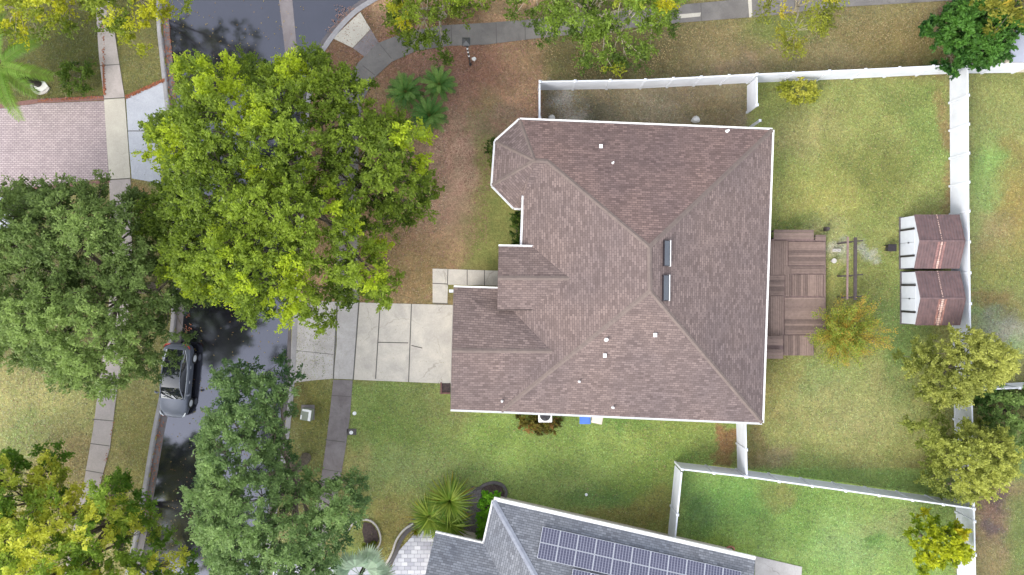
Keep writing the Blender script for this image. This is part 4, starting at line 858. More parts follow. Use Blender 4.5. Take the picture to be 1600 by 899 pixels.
# ------------------------------------------------------------------ car
def car():
    c0 = P(281.5, 593, 0.0); ang = math.radians(-5.0)      # local -y is the nose (towards the bottom of the picture)
    r = root('parked_car', c0, 'silver grey sedan with a dark glass roof parked at the kerb under the trees', 'car')
    T = Matrix.Translation((c0.x, c0.y, -0.10)) @ Matrix.Rotation(ang, 4, 'Z')
    L = 2.38; W2 = .93
    # stations along y : (y, half width, sill z, shoulder z, hood-centre z)
    st = [(-2.40, .34, .32, .46, .52), (-2.33, .60, .25, .57, .64), (-2.12, .82, .20, .68, .76), (-1.80, .91, .18, .76, .85), (-1.35, .93, .17, .84, .93), (-.95, .93, .17, .89, .99), (-.4, .93, .17, .92, .98), (.3, .93, .17, .93, .98),
          (1.0, .93, .18, .95, 1.0), (1.55, .92, .20, .97, 1.04), (1.95, .90, .24, .96, 1.05), (2.20, .82, .30, .90, 1.02), (2.34, .66, .36, .80, .92), (2.38, .50, .42, .72, .80)]
    b = MB(); rows = []
    for y, hw, zs, zh, zc in st:
        half = [(hw * .80, zs), (hw * .97, zs + .08), (hw * 1.0, (zs + zh) * .5), (hw * .97, zh - .05), (hw * .90, zh), (hw * .62, zh + (zc - zh) * .65), (hw * .30, zc - .01), (0, zc)]
        rows.append([(x, y, z) for x, z in half] + [(-x, y, z) for x, z in half[-2::-1]])
    n = len(rows[0]); vs = [T @ Vector(v) for rr in rows for v in rr]
    fs = [(i * n + j, i * n + j + 1, (i + 1) * n + j + 1, (i + 1) * n + j) for i in range(len(rows) - 1) for j in range(n - 1)] + [tuple(range(n))[::-1], tuple((len(rows) - 1) * n + j for j in range(n))]
    fs += [((i + 1) * n, (i + 1) * n + n - 1, i * n + n - 1, i * n) for i in range(len(rows) - 1)]
    b.add(vs, fs); body = b.build('body', M['car_paint'], r, smooth=True)
    sm = body.modifiers.new('s', 'SUBSURF'); sm.levels = 2; sm.render_levels = 2
    # greenhouse
    gh = [(-1.12, .74, .93, .96, .74), (-.75, .75, .94, 1.20, .66), (-.35, .76, .95, 1.38, .60), (.1, .77, .95, 1.44, .58), (.6, .77, .95, 1.43, .57), (1.1, .74, .97, 1.34, .55), (1.6, .66, 1.0, 1.18, .52), (2.0, .56, 1.02, 1.055, .50)]
    def grid(rows_, m, name, closed=False, sm_=True):
        rows_ = [list(map(tuple, r_)) for r_ in rows_]
        b = MB(); n = len(rows_[0]); b.add([T @ Vector(v) for rr in rows_ for v in rr], [(i * n + j, i * n + j + 1, (i + 1) * n + j + 1, (i + 1) * n + j) for i in range(len(rows_) - 1) for j in range(n - 1)])
        return b.build(name, m, r, smooth=sm_)
    grid([[(wt * f, y, z - .03 * f * f) for f in (-1, -.6, 0, .6, 1)] for (y, wb, zb, z, wt) in gh[:3]], M['car_glass'], 'windshield')
    grid([[(wt * f, y, z - .03 * f * f + .003) for f in (-1, -.6, 0, .6, 1)] for (y, wb, zb, z, wt) in gh[2:6]], M['car_glass'], 'roof_glass')
    grid([[(wt * f, y, z - .03 * f * f) for f in (-1, -.6, 0, .6, 1)] for (y, wb, zb, z, wt) in gh[5:]], M['car_glass'], 'rear_window')
    for s in (-1, 1):
        grid([[(s * wb, y, zb - .03), (s * (wb * .5 + wt * .5) * 1.01, y, (zb + z) / 2), (s * wt, y, z - .035)] for (y, wb, zb, z, wt) in gh], M['car_glass'], 'side_window')
        b = MB(); b.tube([T @ Vector((s * (wt + .012), y, z - .02)) for (y, wb, zb, z, wt) in gh], [.035] * len(gh), 6); b.build('roof_rail', M['car_paint'], r, smooth=True)
        b = MB(); b.tube([T @ Vector((s * (wb + .02), y, zb - .02)) for (y, wb, zb, z, wt) in gh], [.02] * len(gh), 5); b.build('window_trim', M['alu'], r)
        b = MB(); q = [T @ Vector(v) for v in ((s * .86, -.78, .98), (s * .98, -.80, 1.0), (s * 1.07, -.76, 1.0), (s * 1.09, -.70, .99))]; b.tube(q, [.03, .07, .08, .04], 8); b.build('side_mirror', M['car_paint'], r, smooth=True)
        b = MB(); b.tube([T @ Vector(v) for v in ((s * .82, -1.98, .745), (s * .74, -2.16, .70), (s * .60, -2.29, .645))], [.03, .055, .03], 8); b.build('headlight', M['lamp_clear'], r, smooth=True)
        b = MB(); b.tube([T @ Vector(v) for v in ((s * .84, 2.10, .93), (s * .72, 2.27, .90), (s * .45, 2.35, .87))], [.03, .045, .025], 8); b.build('tail_light', M['lamp_red'], r, smooth=True)
        for y in (-1.42, 1.45):
            b = MB(); q = T @ Vector((s * .70, y, .34)); q2 = T @ Vector((s * .935, y, .34)); b.tube([q, q2], [.34, .34], 24); wh = b.build('wheel', M['rubber'], r)
            b = MB(); b.tube([q2, T @ Vector((s * .945, y, .34))], [.22, .20], 14); b.build('rim', M['alu'], wh)
        for y in (-.1, .85):
            b = MB(); b.tube([T @ Vector((s * .935, y, .80)), T @ Vector((s * .935, y + .18, .80))], [.014, .014], 6); b.build('door_handle', M['alu'], r)
    b = MB(); b.box(-.40, -1.00, .97, .40, -.86, .99, T); b.build('dashboard', M['car_inner'], r)
car()

# ------------------------------------------------------------------ foliage
def leaf_quads(cen, size, cols, ratio=0.5, updown=1.0, g=rng, fold=None):
    """one rhombus per leaf, real size, random orientation"""
    n = len(cen); nrm = g.normal(size=(n, 3)); nrm[:, 2] = np.abs(nrm[:, 2]) + updown; nrm /= np.linalg.norm(nrm, axis=1)[:, None]
    a = g.normal(size=(n, 3)) if fold is None else fold + 0.35 * g.normal(size=(n, 3)); a -= nrm * (a * nrm).sum(1)[:, None]; a /= np.linalg.norm(a, axis=1)[:, None] + 1e-9
    b = np.cross(nrm, a); s = size if np.ndim(size) else np.full(n, size); s = s[:, None] * (0.7 + 0.6 * g.random((n, 1)))
    V = np.stack([cen - a * s * .5, cen + b * s * ratio * .5 + a * s * .05, cen + a * s * .5, cen - b * s * ratio * .5 + a * s * .05], 1).reshape(-1, 3)
    Q = np.arange(4 * n).reshape(-1, 4)
    return V, Q, np.concatenate([cols, np.ones((n, 1))], 1)

def curve_pts(a, b, sag=0.15, n=5, g=rng):
    a, b = np.array(a), np.array(b); L = np.linalg.norm(b - a); mid = g.normal(size=3) * L * .08; out = []
    for i in range(n):
        t = i / (n - 1); p = a + (b - a) * t; p = p + mid * 4 * t * (1 - t) * .5; p[2] += sag * L * math.sin(math.pi * t); out.append(tuple(p))
    return out

def crown_tree(name, base_px, outline, z_lo, z_hi, label, cat='tree', pal=((60, 80, 20), (150, 175, 40)), zmid=None, step=0.85, per=110, leaf=0.19, drop=0.12, group='broadleaf trees around the street and yards',
               bark='bark', seed=1, puff=0.62, layers=1.5, yellow=0.0, ycol=(210, 200, 30), trunk_r=0.22, rr=0.45, show=0.9, ratio=.5, droop=0.0, up=1.0, ynoise=3.0, lim=7):
    g = np.random.default_rng(seed); zm = zmid or (z_lo + (z_hi - z_lo) * .3)
    poly = [P2(px, py, zm) for px, py in outline]; xs = [p[0] for p in poly]; ys = [p[1] for p in poly]
    X, Y = np.meshgrid(np.arange(min(xs), max(xs), step), np.arange(min(ys), max(ys), step)); X = X.ravel(); Y = Y.ravel()
    tips = []
    nl = int(math.ceil(layers))
    for l in range(nl):
        frac = min(1, layers - l)
        x = X + g.uniform(-.6, .6, len(X)) * step; y = Y + g.uniform(-.6, .6, len(X)) * step
        k = inpoly(x, y, poly) & (g.random(len(x)) < frac); x, y = x[k], y[k]; d = polydist(x, y, poly)
        gap = vnoise(x, y, 1.6, seed + 5 + l * 3); k = gap > drop * 1.6 if drop else gap > -1; x, y, d = x[k], y[k], d[k]
        tm = max(d.max() * rr * 2, .5) if len(d) else 1; t = np.clip(d / tm, 0, 1); dome = np.sqrt(1 - (1 - t) ** 2)
        bump = (vnoise(x, y, 2.6, seed + 2) - .5) * 2.4 + (vnoise(x, y, 1.3, seed + 4) - .5) * 1.2
        z = z_lo + (z_hi - z_lo) * (0.12 + .80 * dome) + bump * (z_hi - z_lo) * .18 - l * (z_hi - z_lo) * .26 - g.random(len(x)) * .25
        z = np.maximum(z, z_lo * .8)
        for q in zip(x, y, z, np.full(len(x), l)): tips.append(q)
    tips = np.array(tips); nt = len(tips); T3 = tips[:, :3]
    base = np.array(P(*base_px, 0)); base[2] = -0.05
    r = root(name, tuple(base), label, cat, group)
    cen = T3.mean(0); 
    # limbs
    b = MB(); fork = np.array([base[0] * .75 + cen[0] * .25, base[1] * .75 + cen[1] * .25, z_lo * .55]); b.tube([tuple(base), tuple(base + (fork - base) * .5 + g.normal(size=3) * .05), tuple(fork)], [trunk_r * 1.35, trunk_r * 1.05, trunk_r * .95], 10)
    nlimb = min(lim, max(3, nt // 12)); ids = [int(g.integers(nt))]
    for _ in range(nlimb - 1):
        dd = np.min(np.linalg.norm(T3[:, None] - T3[ids][None], axis=2), axis=1); ids.append(int(dd.argmax()))
    own = np.argmin(np.linalg.norm(T3[:, None, :2] - T3[ids][None, :, :2], axis=2), axis=1)
    for k in range(nlimb):
        mem = np.where(own == k)[0]
        if len(mem) == 0: continue
        c_ = T3[mem].mean(0); hub = fork + (c_ - fork) * .62; hub[2] = fork[2] + (c_[2] - fork[2]) * .55
        b.tube(curve_pts(fork, hub, .08, 5, g), [trunk_r * .7, trunk_r * .6, trunk_r * .5, trunk_r * .42, trunk_r * .34], 7, cap=False)
        nsub = max(1, len(mem) // 9); sid = g.choice(mem, nsub, replace=False); so_ = np.argmin(np.linalg.norm(T3[mem][:, None, :2] - T3[sid][None, :, :2], axis=2), axis=1)
        for j in range(nsub):
            m2 = mem[so_ == j]
            if len(m2) == 0: continue
            c2 = T3[m2].mean(0); h2 = hub + (c2 - hub) * .7; h2[2] -= .15; b.tube(curve_pts(hub, h2, .05, 4, g), [trunk_r * .3, trunk_r * .24, trunk_r * .2, trunk_r * .16], 5, cap=False)
            for m_ in m2:
                e = T3[m_] + np.array((0, 0, .05)); b.tube(curve_pts(h2, e, .06, 4, g), [trunk_r * .14, trunk_r * .11, .018, .008], 4, cap=False)
    b.build('trunk', M[bark], r)
    # leaves : sprays of twigs at every tip
    ntw = 7; n_ = nt * per; ti = np.repeat(np.arange(nt), per)
    dirs = g.normal(size=(nt, ntw, 3)); dirs[..., 2] = np.abs(dirs[..., 2]) * .6 * up - droop; dirs /= np.linalg.norm(dirs, axis=2)[..., None]
    tl = puff * (0.6 + .8 * g.random((nt, ntw))); tw = g.integers(0, ntw, n_); f = .15 + .85 * g.random(n_) ** .7
    D = dirs[ti, tw]; cenl = T3[ti] + D * (tl[ti, tw] * f)[:, None] + g.normal(size=(n_, 3)) * .085 * puff / .6
    cenl[:, 2] -= droop * f * .3
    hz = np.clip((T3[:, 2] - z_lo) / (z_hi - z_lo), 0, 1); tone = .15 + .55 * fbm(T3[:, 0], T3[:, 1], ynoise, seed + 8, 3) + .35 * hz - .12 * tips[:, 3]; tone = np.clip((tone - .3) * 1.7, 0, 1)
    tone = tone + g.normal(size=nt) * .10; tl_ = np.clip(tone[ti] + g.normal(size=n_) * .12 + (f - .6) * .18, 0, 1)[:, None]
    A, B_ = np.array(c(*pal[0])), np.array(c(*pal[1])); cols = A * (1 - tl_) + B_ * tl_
    if yellow:
        yn = fbm(T3[:, 0], T3[:, 1], 2.2, seed + 21, 3) + g.normal(size=nt) * .07; th = np.quantile(yn, 1 - yellow); ym = np.clip((yn - th) * 9 + .2, 0, 1) * (yn > th - .03)
        w_ = (ym[ti] * (.65 + .35 * g.random(n_)))[:, None]; cols = cols * (1 - w_) + np.array(c(*ycol)) * 1.3 * w_
    cols *= (0.8 + .4 * g.random((n_, 1)))
    sh = g.random(n_) < show; cenl, cols, D = cenl[sh], cols[sh], D[sh]
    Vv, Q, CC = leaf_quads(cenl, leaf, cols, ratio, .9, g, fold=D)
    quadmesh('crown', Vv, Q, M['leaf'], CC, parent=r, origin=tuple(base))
    return r
T1 = [(275, 105), (300, 85), (325, 98), (350, 95), (375, 75), (395, 92), (420, 92), (450, 68), (480, 64), (500, 92), (520, 112), (555, 112), (585, 128), (590, 165), (620, 180), (640, 205), (672, 205), (668, 245), (678, 300), (655, 350), (620, 352), (605, 385), (618, 440), (610, 475), (575, 472), (545, 470), (520, 490), (497, 518), (470, 495), (437, 527), (405, 505), (390, 485), (345, 470), (310, 472), (290, 440), (252, 432), (255, 395), (225, 360), (205, 325), (240, 300), (240, 275), (222, 245), (215, 185), (240, 178), (262, 185), (285, 160)]
crown_tree('oak_tree', (500, 320), T1, 4.0, 10.5, 'largest tree, bright yellow green crown spreading over the street in front of the house', pal=((94, 122, 38), (172, 196, 60)), yellow=0.2, ycol=(196, 214, 46), seed=3, trunk_r=.3, step=0.74, per=265, drop=0.11, puff=.6, lim=9, layers=2, leaf=0.165)
T2 = [(-80, 300), (0, 290), (35, 283), (60, 295), (90, 278), (150, 275), (185, 285), (200, 310), (235, 330), (262, 385), (290, 420), (305, 450), (305, 475), (270, 490), (285, 520), (262, 560), (240, 590), (205, 612), (170, 622), (130, 608), (100, 598), (60, 580), (25, 560), (0, 535), (-80, 540)]
crown_tree('oak_tree', (238, 450), T2, 3.8, 9.5, 'large dull green oak at the left edge above the silver car', pal=((104, 130, 68), (172, 198, 106)), seed=17, trunk_r=.28, step=0.74, per=280, leaf=0.155, drop=0.08, puff=.6, lim=9, layers=2.3)
T3o = [(330, 585), (345, 572), (380, 568), (430, 572), (462, 592), (448, 640), (446, 690), (462, 720), (505, 745), (560, 745), (586, 768), (582, 795), (548, 812), (538, 850), (515, 890), (520, 970), (345, 970), (338, 880), (318, 850), (308, 825), (322, 800), (294, 775), (318, 740), (312, 700), (302, 690), (330, 660), (310, 650), (328, 620), (352, 610)]
crown_tree('oak_tree', (478, 715), T3o, 3.5, 9.0, 'green oak hanging over the lower street between the car and the lawn path', pal=((88, 126, 76), (164, 194, 114)), seed=29, trunk_r=.26, step=0.74, per=260, leaf=0.16, drop=0.06, puff=.6, lim=8, layers=2)
T4 = [(-80, 715), (10, 712), (35, 705), (60, 725), (75, 748), (112, 755), (110, 775), (130, 800), (150, 775), (165, 750), (188, 744), (205, 765), (216, 800), (216, 835), (200, 850), (225, 856), (258, 870), (272, 905), (265, 980), (-80, 980)]
crown_tree('maple_tree', (215, 800), T4, 3.5, 9.0, 'yellow and green tree filling the lower left corner', pal=((112, 158, 46), (198, 226, 88)), yellow=0.36, ycol=(255, 252, 104), seed=41, step=0.74, per=260, drop=0.02, lim=7, layers=2.5, leaf=0.18)
T5 = [(-90, 40), (0, 35), (15, 55), (60, 55), (85, 42), (112, 55), (130, 35), (150, 40), (175, 45), (205, 75), (222, 55), (240, 35), (255, 30), (275, 18), (285, -5), (290, -70), (-90, -70)]
crown_tree('elm_tree', (170, -40), T5, 4, 8.5, 'thin yellow tree with pale bare twigs at the upper left corner', pal=((118, 144, 44), (200, 212, 70)), yellow=.4, ycol=(216, 214, 50), seed=53, per=180, bark='bark_pale', drop=0.06, leaf=.17, layers=2.4, trunk_r=.2)
T6 = [(595, -60), (600, 10), (612, 35), (635, 55), (648, 80), (662, 60), (680, 75), (686, 90), (698, 62), (712, 48), (716, 38), (718, 22), (770, 10), (790, -60)]
crown_tree('elm_tree', (694, 25), T6, 3.0, 7.0, 'sparse green tree with pale twigs over the curved sidewalk above the lamp post', pal=((98, 124, 36), (168, 190, 54)), yellow=.15, seed=61, per=170, bark='bark_pale', drop=0.05, leaf=.16, layers=2.2, trunk_r=.15, step=.8)
T7 = [(775, -60), (790, 10), (805, 30), (835, 20), (850, 40), (848, 70), (870, 78), (895, 105), (930, 115), (950, 110), (970, 95), (990, 112), (1010, 108), (1018, 75), (1035, 60), (1052, 45), (1060, 5), (1060, -60)]
crown_tree('elm_tree', (925, 40), T7, 3.0, 7.5, 'green tree hanging over the wet sidewalk above the long top fence', pal=((84, 112, 40), (156, 184, 66)), yellow=.08, seed=73, per=190, bark='bark_pale', drop=0.04, leaf=.16, layers=2.0, trunk_r=.16, step=.8)
T8 = [(1178, -50), (1190, 20), (1212, 45), (1222, 92), (1240, 88), (1262, 72), (1290, 55), (1302, 25), (1285, -50)]
crown_tree('elm_tree', (1240, 18), T8, 2.5, 6.5, 'small sparse yellow green tree at the top, left of the utility box', pal=((120, 132, 44), (186, 190, 62)), yellow=.3, ycol=(206, 190, 60), seed=83, per=130, bark='bark_pale', drop=0.12, leaf=.15, layers=1.7, trunk_r=.11, step=.75)
def ring(cx, cy, rx, ry, n=22, j=.07, seed=0):
    g = random.Random(seed); return [(cx + rx * math.cos(t * 2 * math.pi / n) * (1 + g.uniform(-j, j)), cy + ry * math.sin(t * 2 * math.pi / n) * (1 + g.uniform(-j, j))) for t in range(n)]
crown_tree('laurel_tree', (1503, 72), ring(1519, 54, 64, 54, seed=2), 1.6, 4.2, 'round dense dark green tree above the upper right fence corner', pal=((52, 104, 40), (118, 172, 66)), seed=91, per=230, drop=.0, leaf=.2, layers=2.6, step=.6, puff=.42, trunk_r=.12, rr=0.4)
crown_tree('maple_tree', (1560, 20), [(1530, -60), (1528, 5), (1545, 25), (1556, 52), (1578, 60), (1592, 45), (1612, 40), (1680, 40), (1680, -60)], 3, 6.5, 'golden green tree at the top right corner beside the round dark tree', pal=((140, 146, 50), (206, 200, 84)), yellow=.25, ycol=(222, 184, 60), seed=97, per=150, step=.7, drop=.1, trunk_r=.14, layers=1.4)
crown_tree('ligustrum_tree', (1470, 575), [(1418, 575), (1428, 545), (1450, 530), (1470, 518), (1512, 510), (1535, 525), (1560, 538), (1577, 552), (1570, 585), (1540, 602), (1515, 615), (1500, 640), (1470, 645), (1448, 622), (1425, 612)], 1.6, 4.6, 'olive green rounded tree just below the sheds', pal=((144, 156, 66), (224, 226, 116)), seed=101, per=230, leaf=.14, step=.55, drop=0.03, puff=.45, trunk_r=.1, layers=2, rr=.5)
crown_tree('ligustrum_tree', (1475, 690), [(1410, 648), (1428, 650), (1450, 660), (1470, 672), (1500, 655), (1530, 662), (1560, 672), (1587, 705), (1570, 735), (1548, 760), (1510, 782), (1478, 775), (1456, 765), (1462, 735), (1445, 700), (1418, 668)], 1.4, 4.4, 'olive yellow tree growing over the right fence below the first olive tree', pal=((140, 156, 66), (222, 226, 110)), seed=107, per=230, leaf=.14, step=.55, drop=0.02, puff=.45, trunk_r=.1, layers=2.3, rr=.5)
crown_tree('green_bush', (1555, 640), [(1535, 602), (1570, 606), (1600, 604), (1680, 610), (1680, 690), (1600, 700), (1570, 690), (1540, 672), (1525, 640)], .5, 2.6, 'dark green bush beyond the right fence beside the olive trees', cat='bush', pal=((100, 140, 66), (172, 200, 108)), seed=113, per=190, leaf=.16, step=.6, drop=0.03, puff=.45, trunk_r=.06, layers=2, group=None)
crown_tree('citrus_tree', (1436, 838), ring(1459, 854, 50, 44, j=.12, seed=5), .9, 3.2, 'small bright yellow green tree on the lower right fenced lawn', pal=((128, 160, 20), (226, 232, 44)), yellow=0.12, ycol=(232, 214, 40), seed=127, per=170, leaf=.19, step=.5, drop=.08, puff=.38, trunk_r=.07, layers=1.5, rr=.5)
crown_tree('golden_shrub', (1246, 147), ring(1247, 146, 31, 21, j=.08, seed=9), .2, 1.3, 'low golden green shrub against the top fence', cat='shrub', pal=((150, 168, 36), (236, 232, 96)), yellow=.3, ycol=(232, 226, 110), seed=131, per=170, leaf=.12, step=.36, drop=.0, puff=.28, trunk_r=.04, layers=1.3, group=None)
crown_tree('green_shrub', (125, 122), ring(123, 120, 26, 24, j=.12, seed=12), .2, 1.2, 'round loose green shrub beside the date palm at the upper left', cat='shrub', pal=((64, 104, 28), (130, 158, 54)), seed=137, per=150, leaf=.14, step=.4, drop=.1, puff=.34, trunk_r=.04, group=None)
crown_tree('croton_shrub', (840, 656), [(806, 650), (830, 648), (850, 657), (874, 656), (874, 674), (850, 679), (825, 674), (808, 664)], .15, .7, 'mottled yellow and maroon shrub around the air conditioner', cat='shrub', pal=((92, 84, 30), (168, 158, 62)), yellow=.2, ycol=(200, 150, 90), seed=139, per=130, leaf=.13, step=.33, drop=.2, puff=.25, trunk_r=.03, group=None)
crown_tree('foundation_shrub', (768, 235), [(762, 228), (772, 216), (778, 225), (770, 262), (764, 262)], .2, .9, 'narrow green shrub against the left tip of the bay wall', cat='shrub', pal=((70, 96, 30), (140, 160, 60)), seed=141, per=70, leaf=.13, step=.35, drop=.1, puff=.25, trunk_r=.03, group='shrubs along the house front')
crown_tree('foundation_shrub', (808, 360), [(798, 340), (812, 330), (818, 350), (816, 383), (800, 383)], .2, .9, 'green shrub in the nook between the bay and the entry roof', cat='shrub', pal=((50, 88, 24), (120, 150, 50)), seed=143, per=80, leaf=.13, step=.35, drop=.1, puff=.25, trunk_r=.03, group='shrubs along the house front')
crown_tree('bed_plant', (577, 858), ring(576, 857, 12, 8, seed=4), .1, .5, 'small green plant inside the white ring edging', cat='plant', pal=((110, 130, 20), (170, 180, 40)), seed=149, per=60, leaf=.12, step=.3, drop=.0, puff=.2, trunk_r=.02, group=None)
crown_tree('box_hedge', (760, 806), [(752, 770), (782, 772), (776, 795), (768, 840), (743, 838), (748, 800)], 1.02, 1.15, 'clipped rectangular bright green hedge beside the grey roof', cat='hedge', pal=((110, 180, 20), (160, 220, 50)), seed=151, per=150, leaf=.1, step=.27, drop=.0, puff=.22, trunk_r=.03, layers=2, group=None, rr=.1)

# ------------------------------------------------------------------ palms, cycads, crape myrtle
def strip_quads(pts, wds, side):    # ribbon along pts
    V = []; 
    for p, w_ in zip(pts, wds): V += [p - side * w_, p + side * w_]
    Q = [(2 * i, 2 * i + 1, 2 * i + 3, 2 * i + 2) for i in range(len(pts) - 1)]
    return V, Q
def fronds(kind, origin, n, length, elev, pal, seed, leafl=.35, dens=26, arch=.9, mid=c(170, 175, 90), az0=0, az1=2 * math.pi, jit=.15):
    g = np.random.default_rng(seed); Vs, Qs, Cs = [], [], []; off = 0
    A, B_ = np.array(c(*pal[0])), np.array(c(*pal[1]))
    def put(V, Q, col):
        nonlocal off
        Vs.append(np.array(V)); Qs.append(np.array(Q) + off); Cs.append(np.tile(np.append(col, 1.0), (len(Q), 1))); off += len(V)
    for k in range(n):
        az = az0 + (az1 - az0) * (k + g.uniform(-.35, .35)) / n; el = elev[0] + (elev[1] - elev[0]) * ((k * 0.618) % 1); L = length * (1 + g.uniform(-jit, jit))
        h = np.array((math.cos(az), math.sin(az), 0)); m = 9; pts = []
        p = np.array(origin, float); e = el
        for i in range(m): pts.append(p.copy()); p = p + (h * math.cos(e) + np.array((0, 0, math.sin(e)))) * L / (m - 1); e -= arch / (m - 1) * (0.5 + i / m)
        side = np.array((-h[1], h[0], 0)); tone = g.random(); base = A * (1 - tone) + B_ * tone
        if kind == 'pinnate':
            V, Q = strip_quads(pts, np.linspace(.03, .008, m), side); put(V, Q, np.array(mid))
            for j in range(dens):
                t = .12 + .86 * j / dens; i = min(int(t * (m - 1)), m - 2); f = t * (m - 1) - i; q = pts[i] * (1 - f) + pts[i + 1] * f; d = pts[i + 1] - pts[i]; d /= np.linalg.norm(d)
                ll = leafl * (math.sin(math.pi * (.12 + .82 * t)) ** .6) * (1 + g.uniform(-.1, .1)); wl = ll * (.035 if leafl > .4 else .07) + .006
                for s in (-1, 1):
                    ld = side * s * .83 + d * .55 + np.array((0, 0, .12 + g.uniform(-.1, .1))); ld /= np.linalg.norm(ld)
                    e1 = q + ld * ll * .55; e2 = q + ld * ll + np.array((0, 0, -ll * .22)); wv = d * wl
                    put([q - wv * .6, q + wv * .6, e1 + wv, e1 - wv, e2], [(0, 1, 2, 3), (3, 2, 4, 4)], base * (.8 + .4 * g.random()))
        elif kind == 'fan':
            pet = pts[:5]; V, Q = strip_quads(pet, [.02] * 5, side); put(V, Q, np.array(mid)); c0 = pts[4]; d = pts[5] - pts[4]; d /= np.linalg.norm(d); nb = dens
            up = np.cross(d, side); up = up if up[2] > 0 else -up
            for j in range(nb):
                a = (j / (nb - 1) - .5) * 3.4; bd = d * math.cos(a) + side * math.sin(a); bl = leafl * (.75 + .25 * math.cos(a)) * (1 + g.uniform(-.1, .1)); wv = np.cross(bd, up) * bl * .075
                e1 = c0 + bd * bl * .6 + up * .04; e2 = c0 + bd * bl - np.array((0, 0, bl * .25))
                put([c0 - wv * .3, c0 + wv * .3, e1 + wv, e1 - wv, e2], [(0, 1, 2, 3), (3, 2, 4, 4)], base * (.75 + .5 * g.random()))
        else:                       # blades
            w0 = leafl; V, Q = strip_quads(pts, [w0 * .5, w0 * .9, w0, w0, w0 * .9, w0 * .75, w0 * .5, w0 * .3, .003], side); put(V, Q, base * (.8 + .4 * g.random()))
    V = np.vstack(Vs); Q = np.vstack(Qs); return V, Q, np.vstack(Cs)
def tri_quadmesh(name, V, Q, C, parent, origin):
    # split degenerate quads into triangles (ngon safe)
    me = bpy.data.meshes.new(name); V = V - np.array(origin); fl = [tuple(q) if q[2] != q[3] else tuple(q[:3]) for q in Q.tolist()]
    me.from_pydata(V.tolist(), [], fl); me.materials.append(M['leaf']); a = me.attributes.new('Col', 'FLOAT_COLOR', 'FACE'); a.data.foreach_set('color', np.asarray(C, np.float32).ravel())
    o = bpy.data.objects.new(name, me); COL.objects.link(o); o.parent = parent; LOC[o.name] = tuple(origin); return o
def palm(name, base_px, hgt, heads, label, cat, group, trunk_r=.12, lean=(0, 0), bark='bark_dark'):
    base = P(*base_px); r = root(name, tuple(base), label, cat, group); top = Vector((base.x + lean[0], base.y + lean[1], hgt))
    b = MB(); n = 7; b.tube([tuple(base.lerp(top, i / (n - 1))) for i in range(n)], [trunk_r * (1.25 if i == 0 else 1.0 + .06 * (i % 2)) for i in range(n)], 10); b.build('trunk', M[bark], r)
    for h in heads:
        V, Q, C = fronds(origin=tuple(top), **h); tri_quadmesh('frond_crown', V, Q, C, r, tuple(base))
    return r
# date palm at the left edge
palm('date_palm', (60, 131), 3.4, [dict(kind='pinnate', n=17, length=3.1, elev=(-.1, .9), pal=((92, 150, 44), (170, 208, 84)), seed=3, leafl=.62, dens=48, arch=1.1)], 'feathery date palm reaching in from the left edge', 'palm', None, .2)
cy = [((636, 148), 'cycad nearest the street tree, left of the three by the path'), ((688, 136), 'small bright cycad, upper right of the three'), ((672, 184), 'lowest cycad, bottom of the three')]
for i, (q, lab) in enumerate(cy):
    palm('cycad', q, .55, [dict(kind='pinnate', n=36 if i != 1 else 28, length=(1.32, 1.2, 1.36)[i], elev=(.05, 1.2), pal=((84, 142, 66), (164, 204, 104)), seed=20 + i, leafl=.22, dens=30, arch=1.0)], lab, 'cycad', 'cycads in the red needles', .14)
for i, (q, lab, L) in enumerate((((706, 772), 'upper fan palm of the clump by the paver patio, largest', 1.7), ((676, 795), 'left fan palm of the clump by the paver patio', 1.45), ((704, 806), 'lower fan palm of the clump touching the grey roof gutter', 1.5))):
    palm('fan_palm', q, 1.3, [dict(kind='blade', n=170, length=L, elev=(-.1, 1.35), pal=((100, 142, 34), (188, 204, 84)), seed=30 + i, leafl=.045, arch=1.5, jit=.25), dict(kind='blade', n=16, length=L * 1.02, elev=(-.3, .2), pal=((180, 150, 30), (214, 190, 60)), seed=40 + i, leafl=.05, arch=.8, jit=.2)], lab, 'palm', 'fan palms by the patio', .1)
palm('spiky_plant', (651.5, 829), .15, [dict(kind='blade', n=34, length=.42, elev=(.1, 1.3), pal=((110, 120, 20), (170, 160, 50)), seed=50, leafl=.03, arch=.8)], 'small spiky yellow green plant on the paver patio', 'plant', None, .05)
palm('silver_palm', (577, 872), 2.6, [dict(kind='fan', n=10, length=1.7, elev=(.0, .9), pal=((180, 212, 176), (226, 244, 214)), seed=61, leafl=1.15, dens=24, arch=.9, mid=c(150, 180, 140))], 'pale silvery fan palm at the bottom edge below the ring edging', 'palm', None, .12)

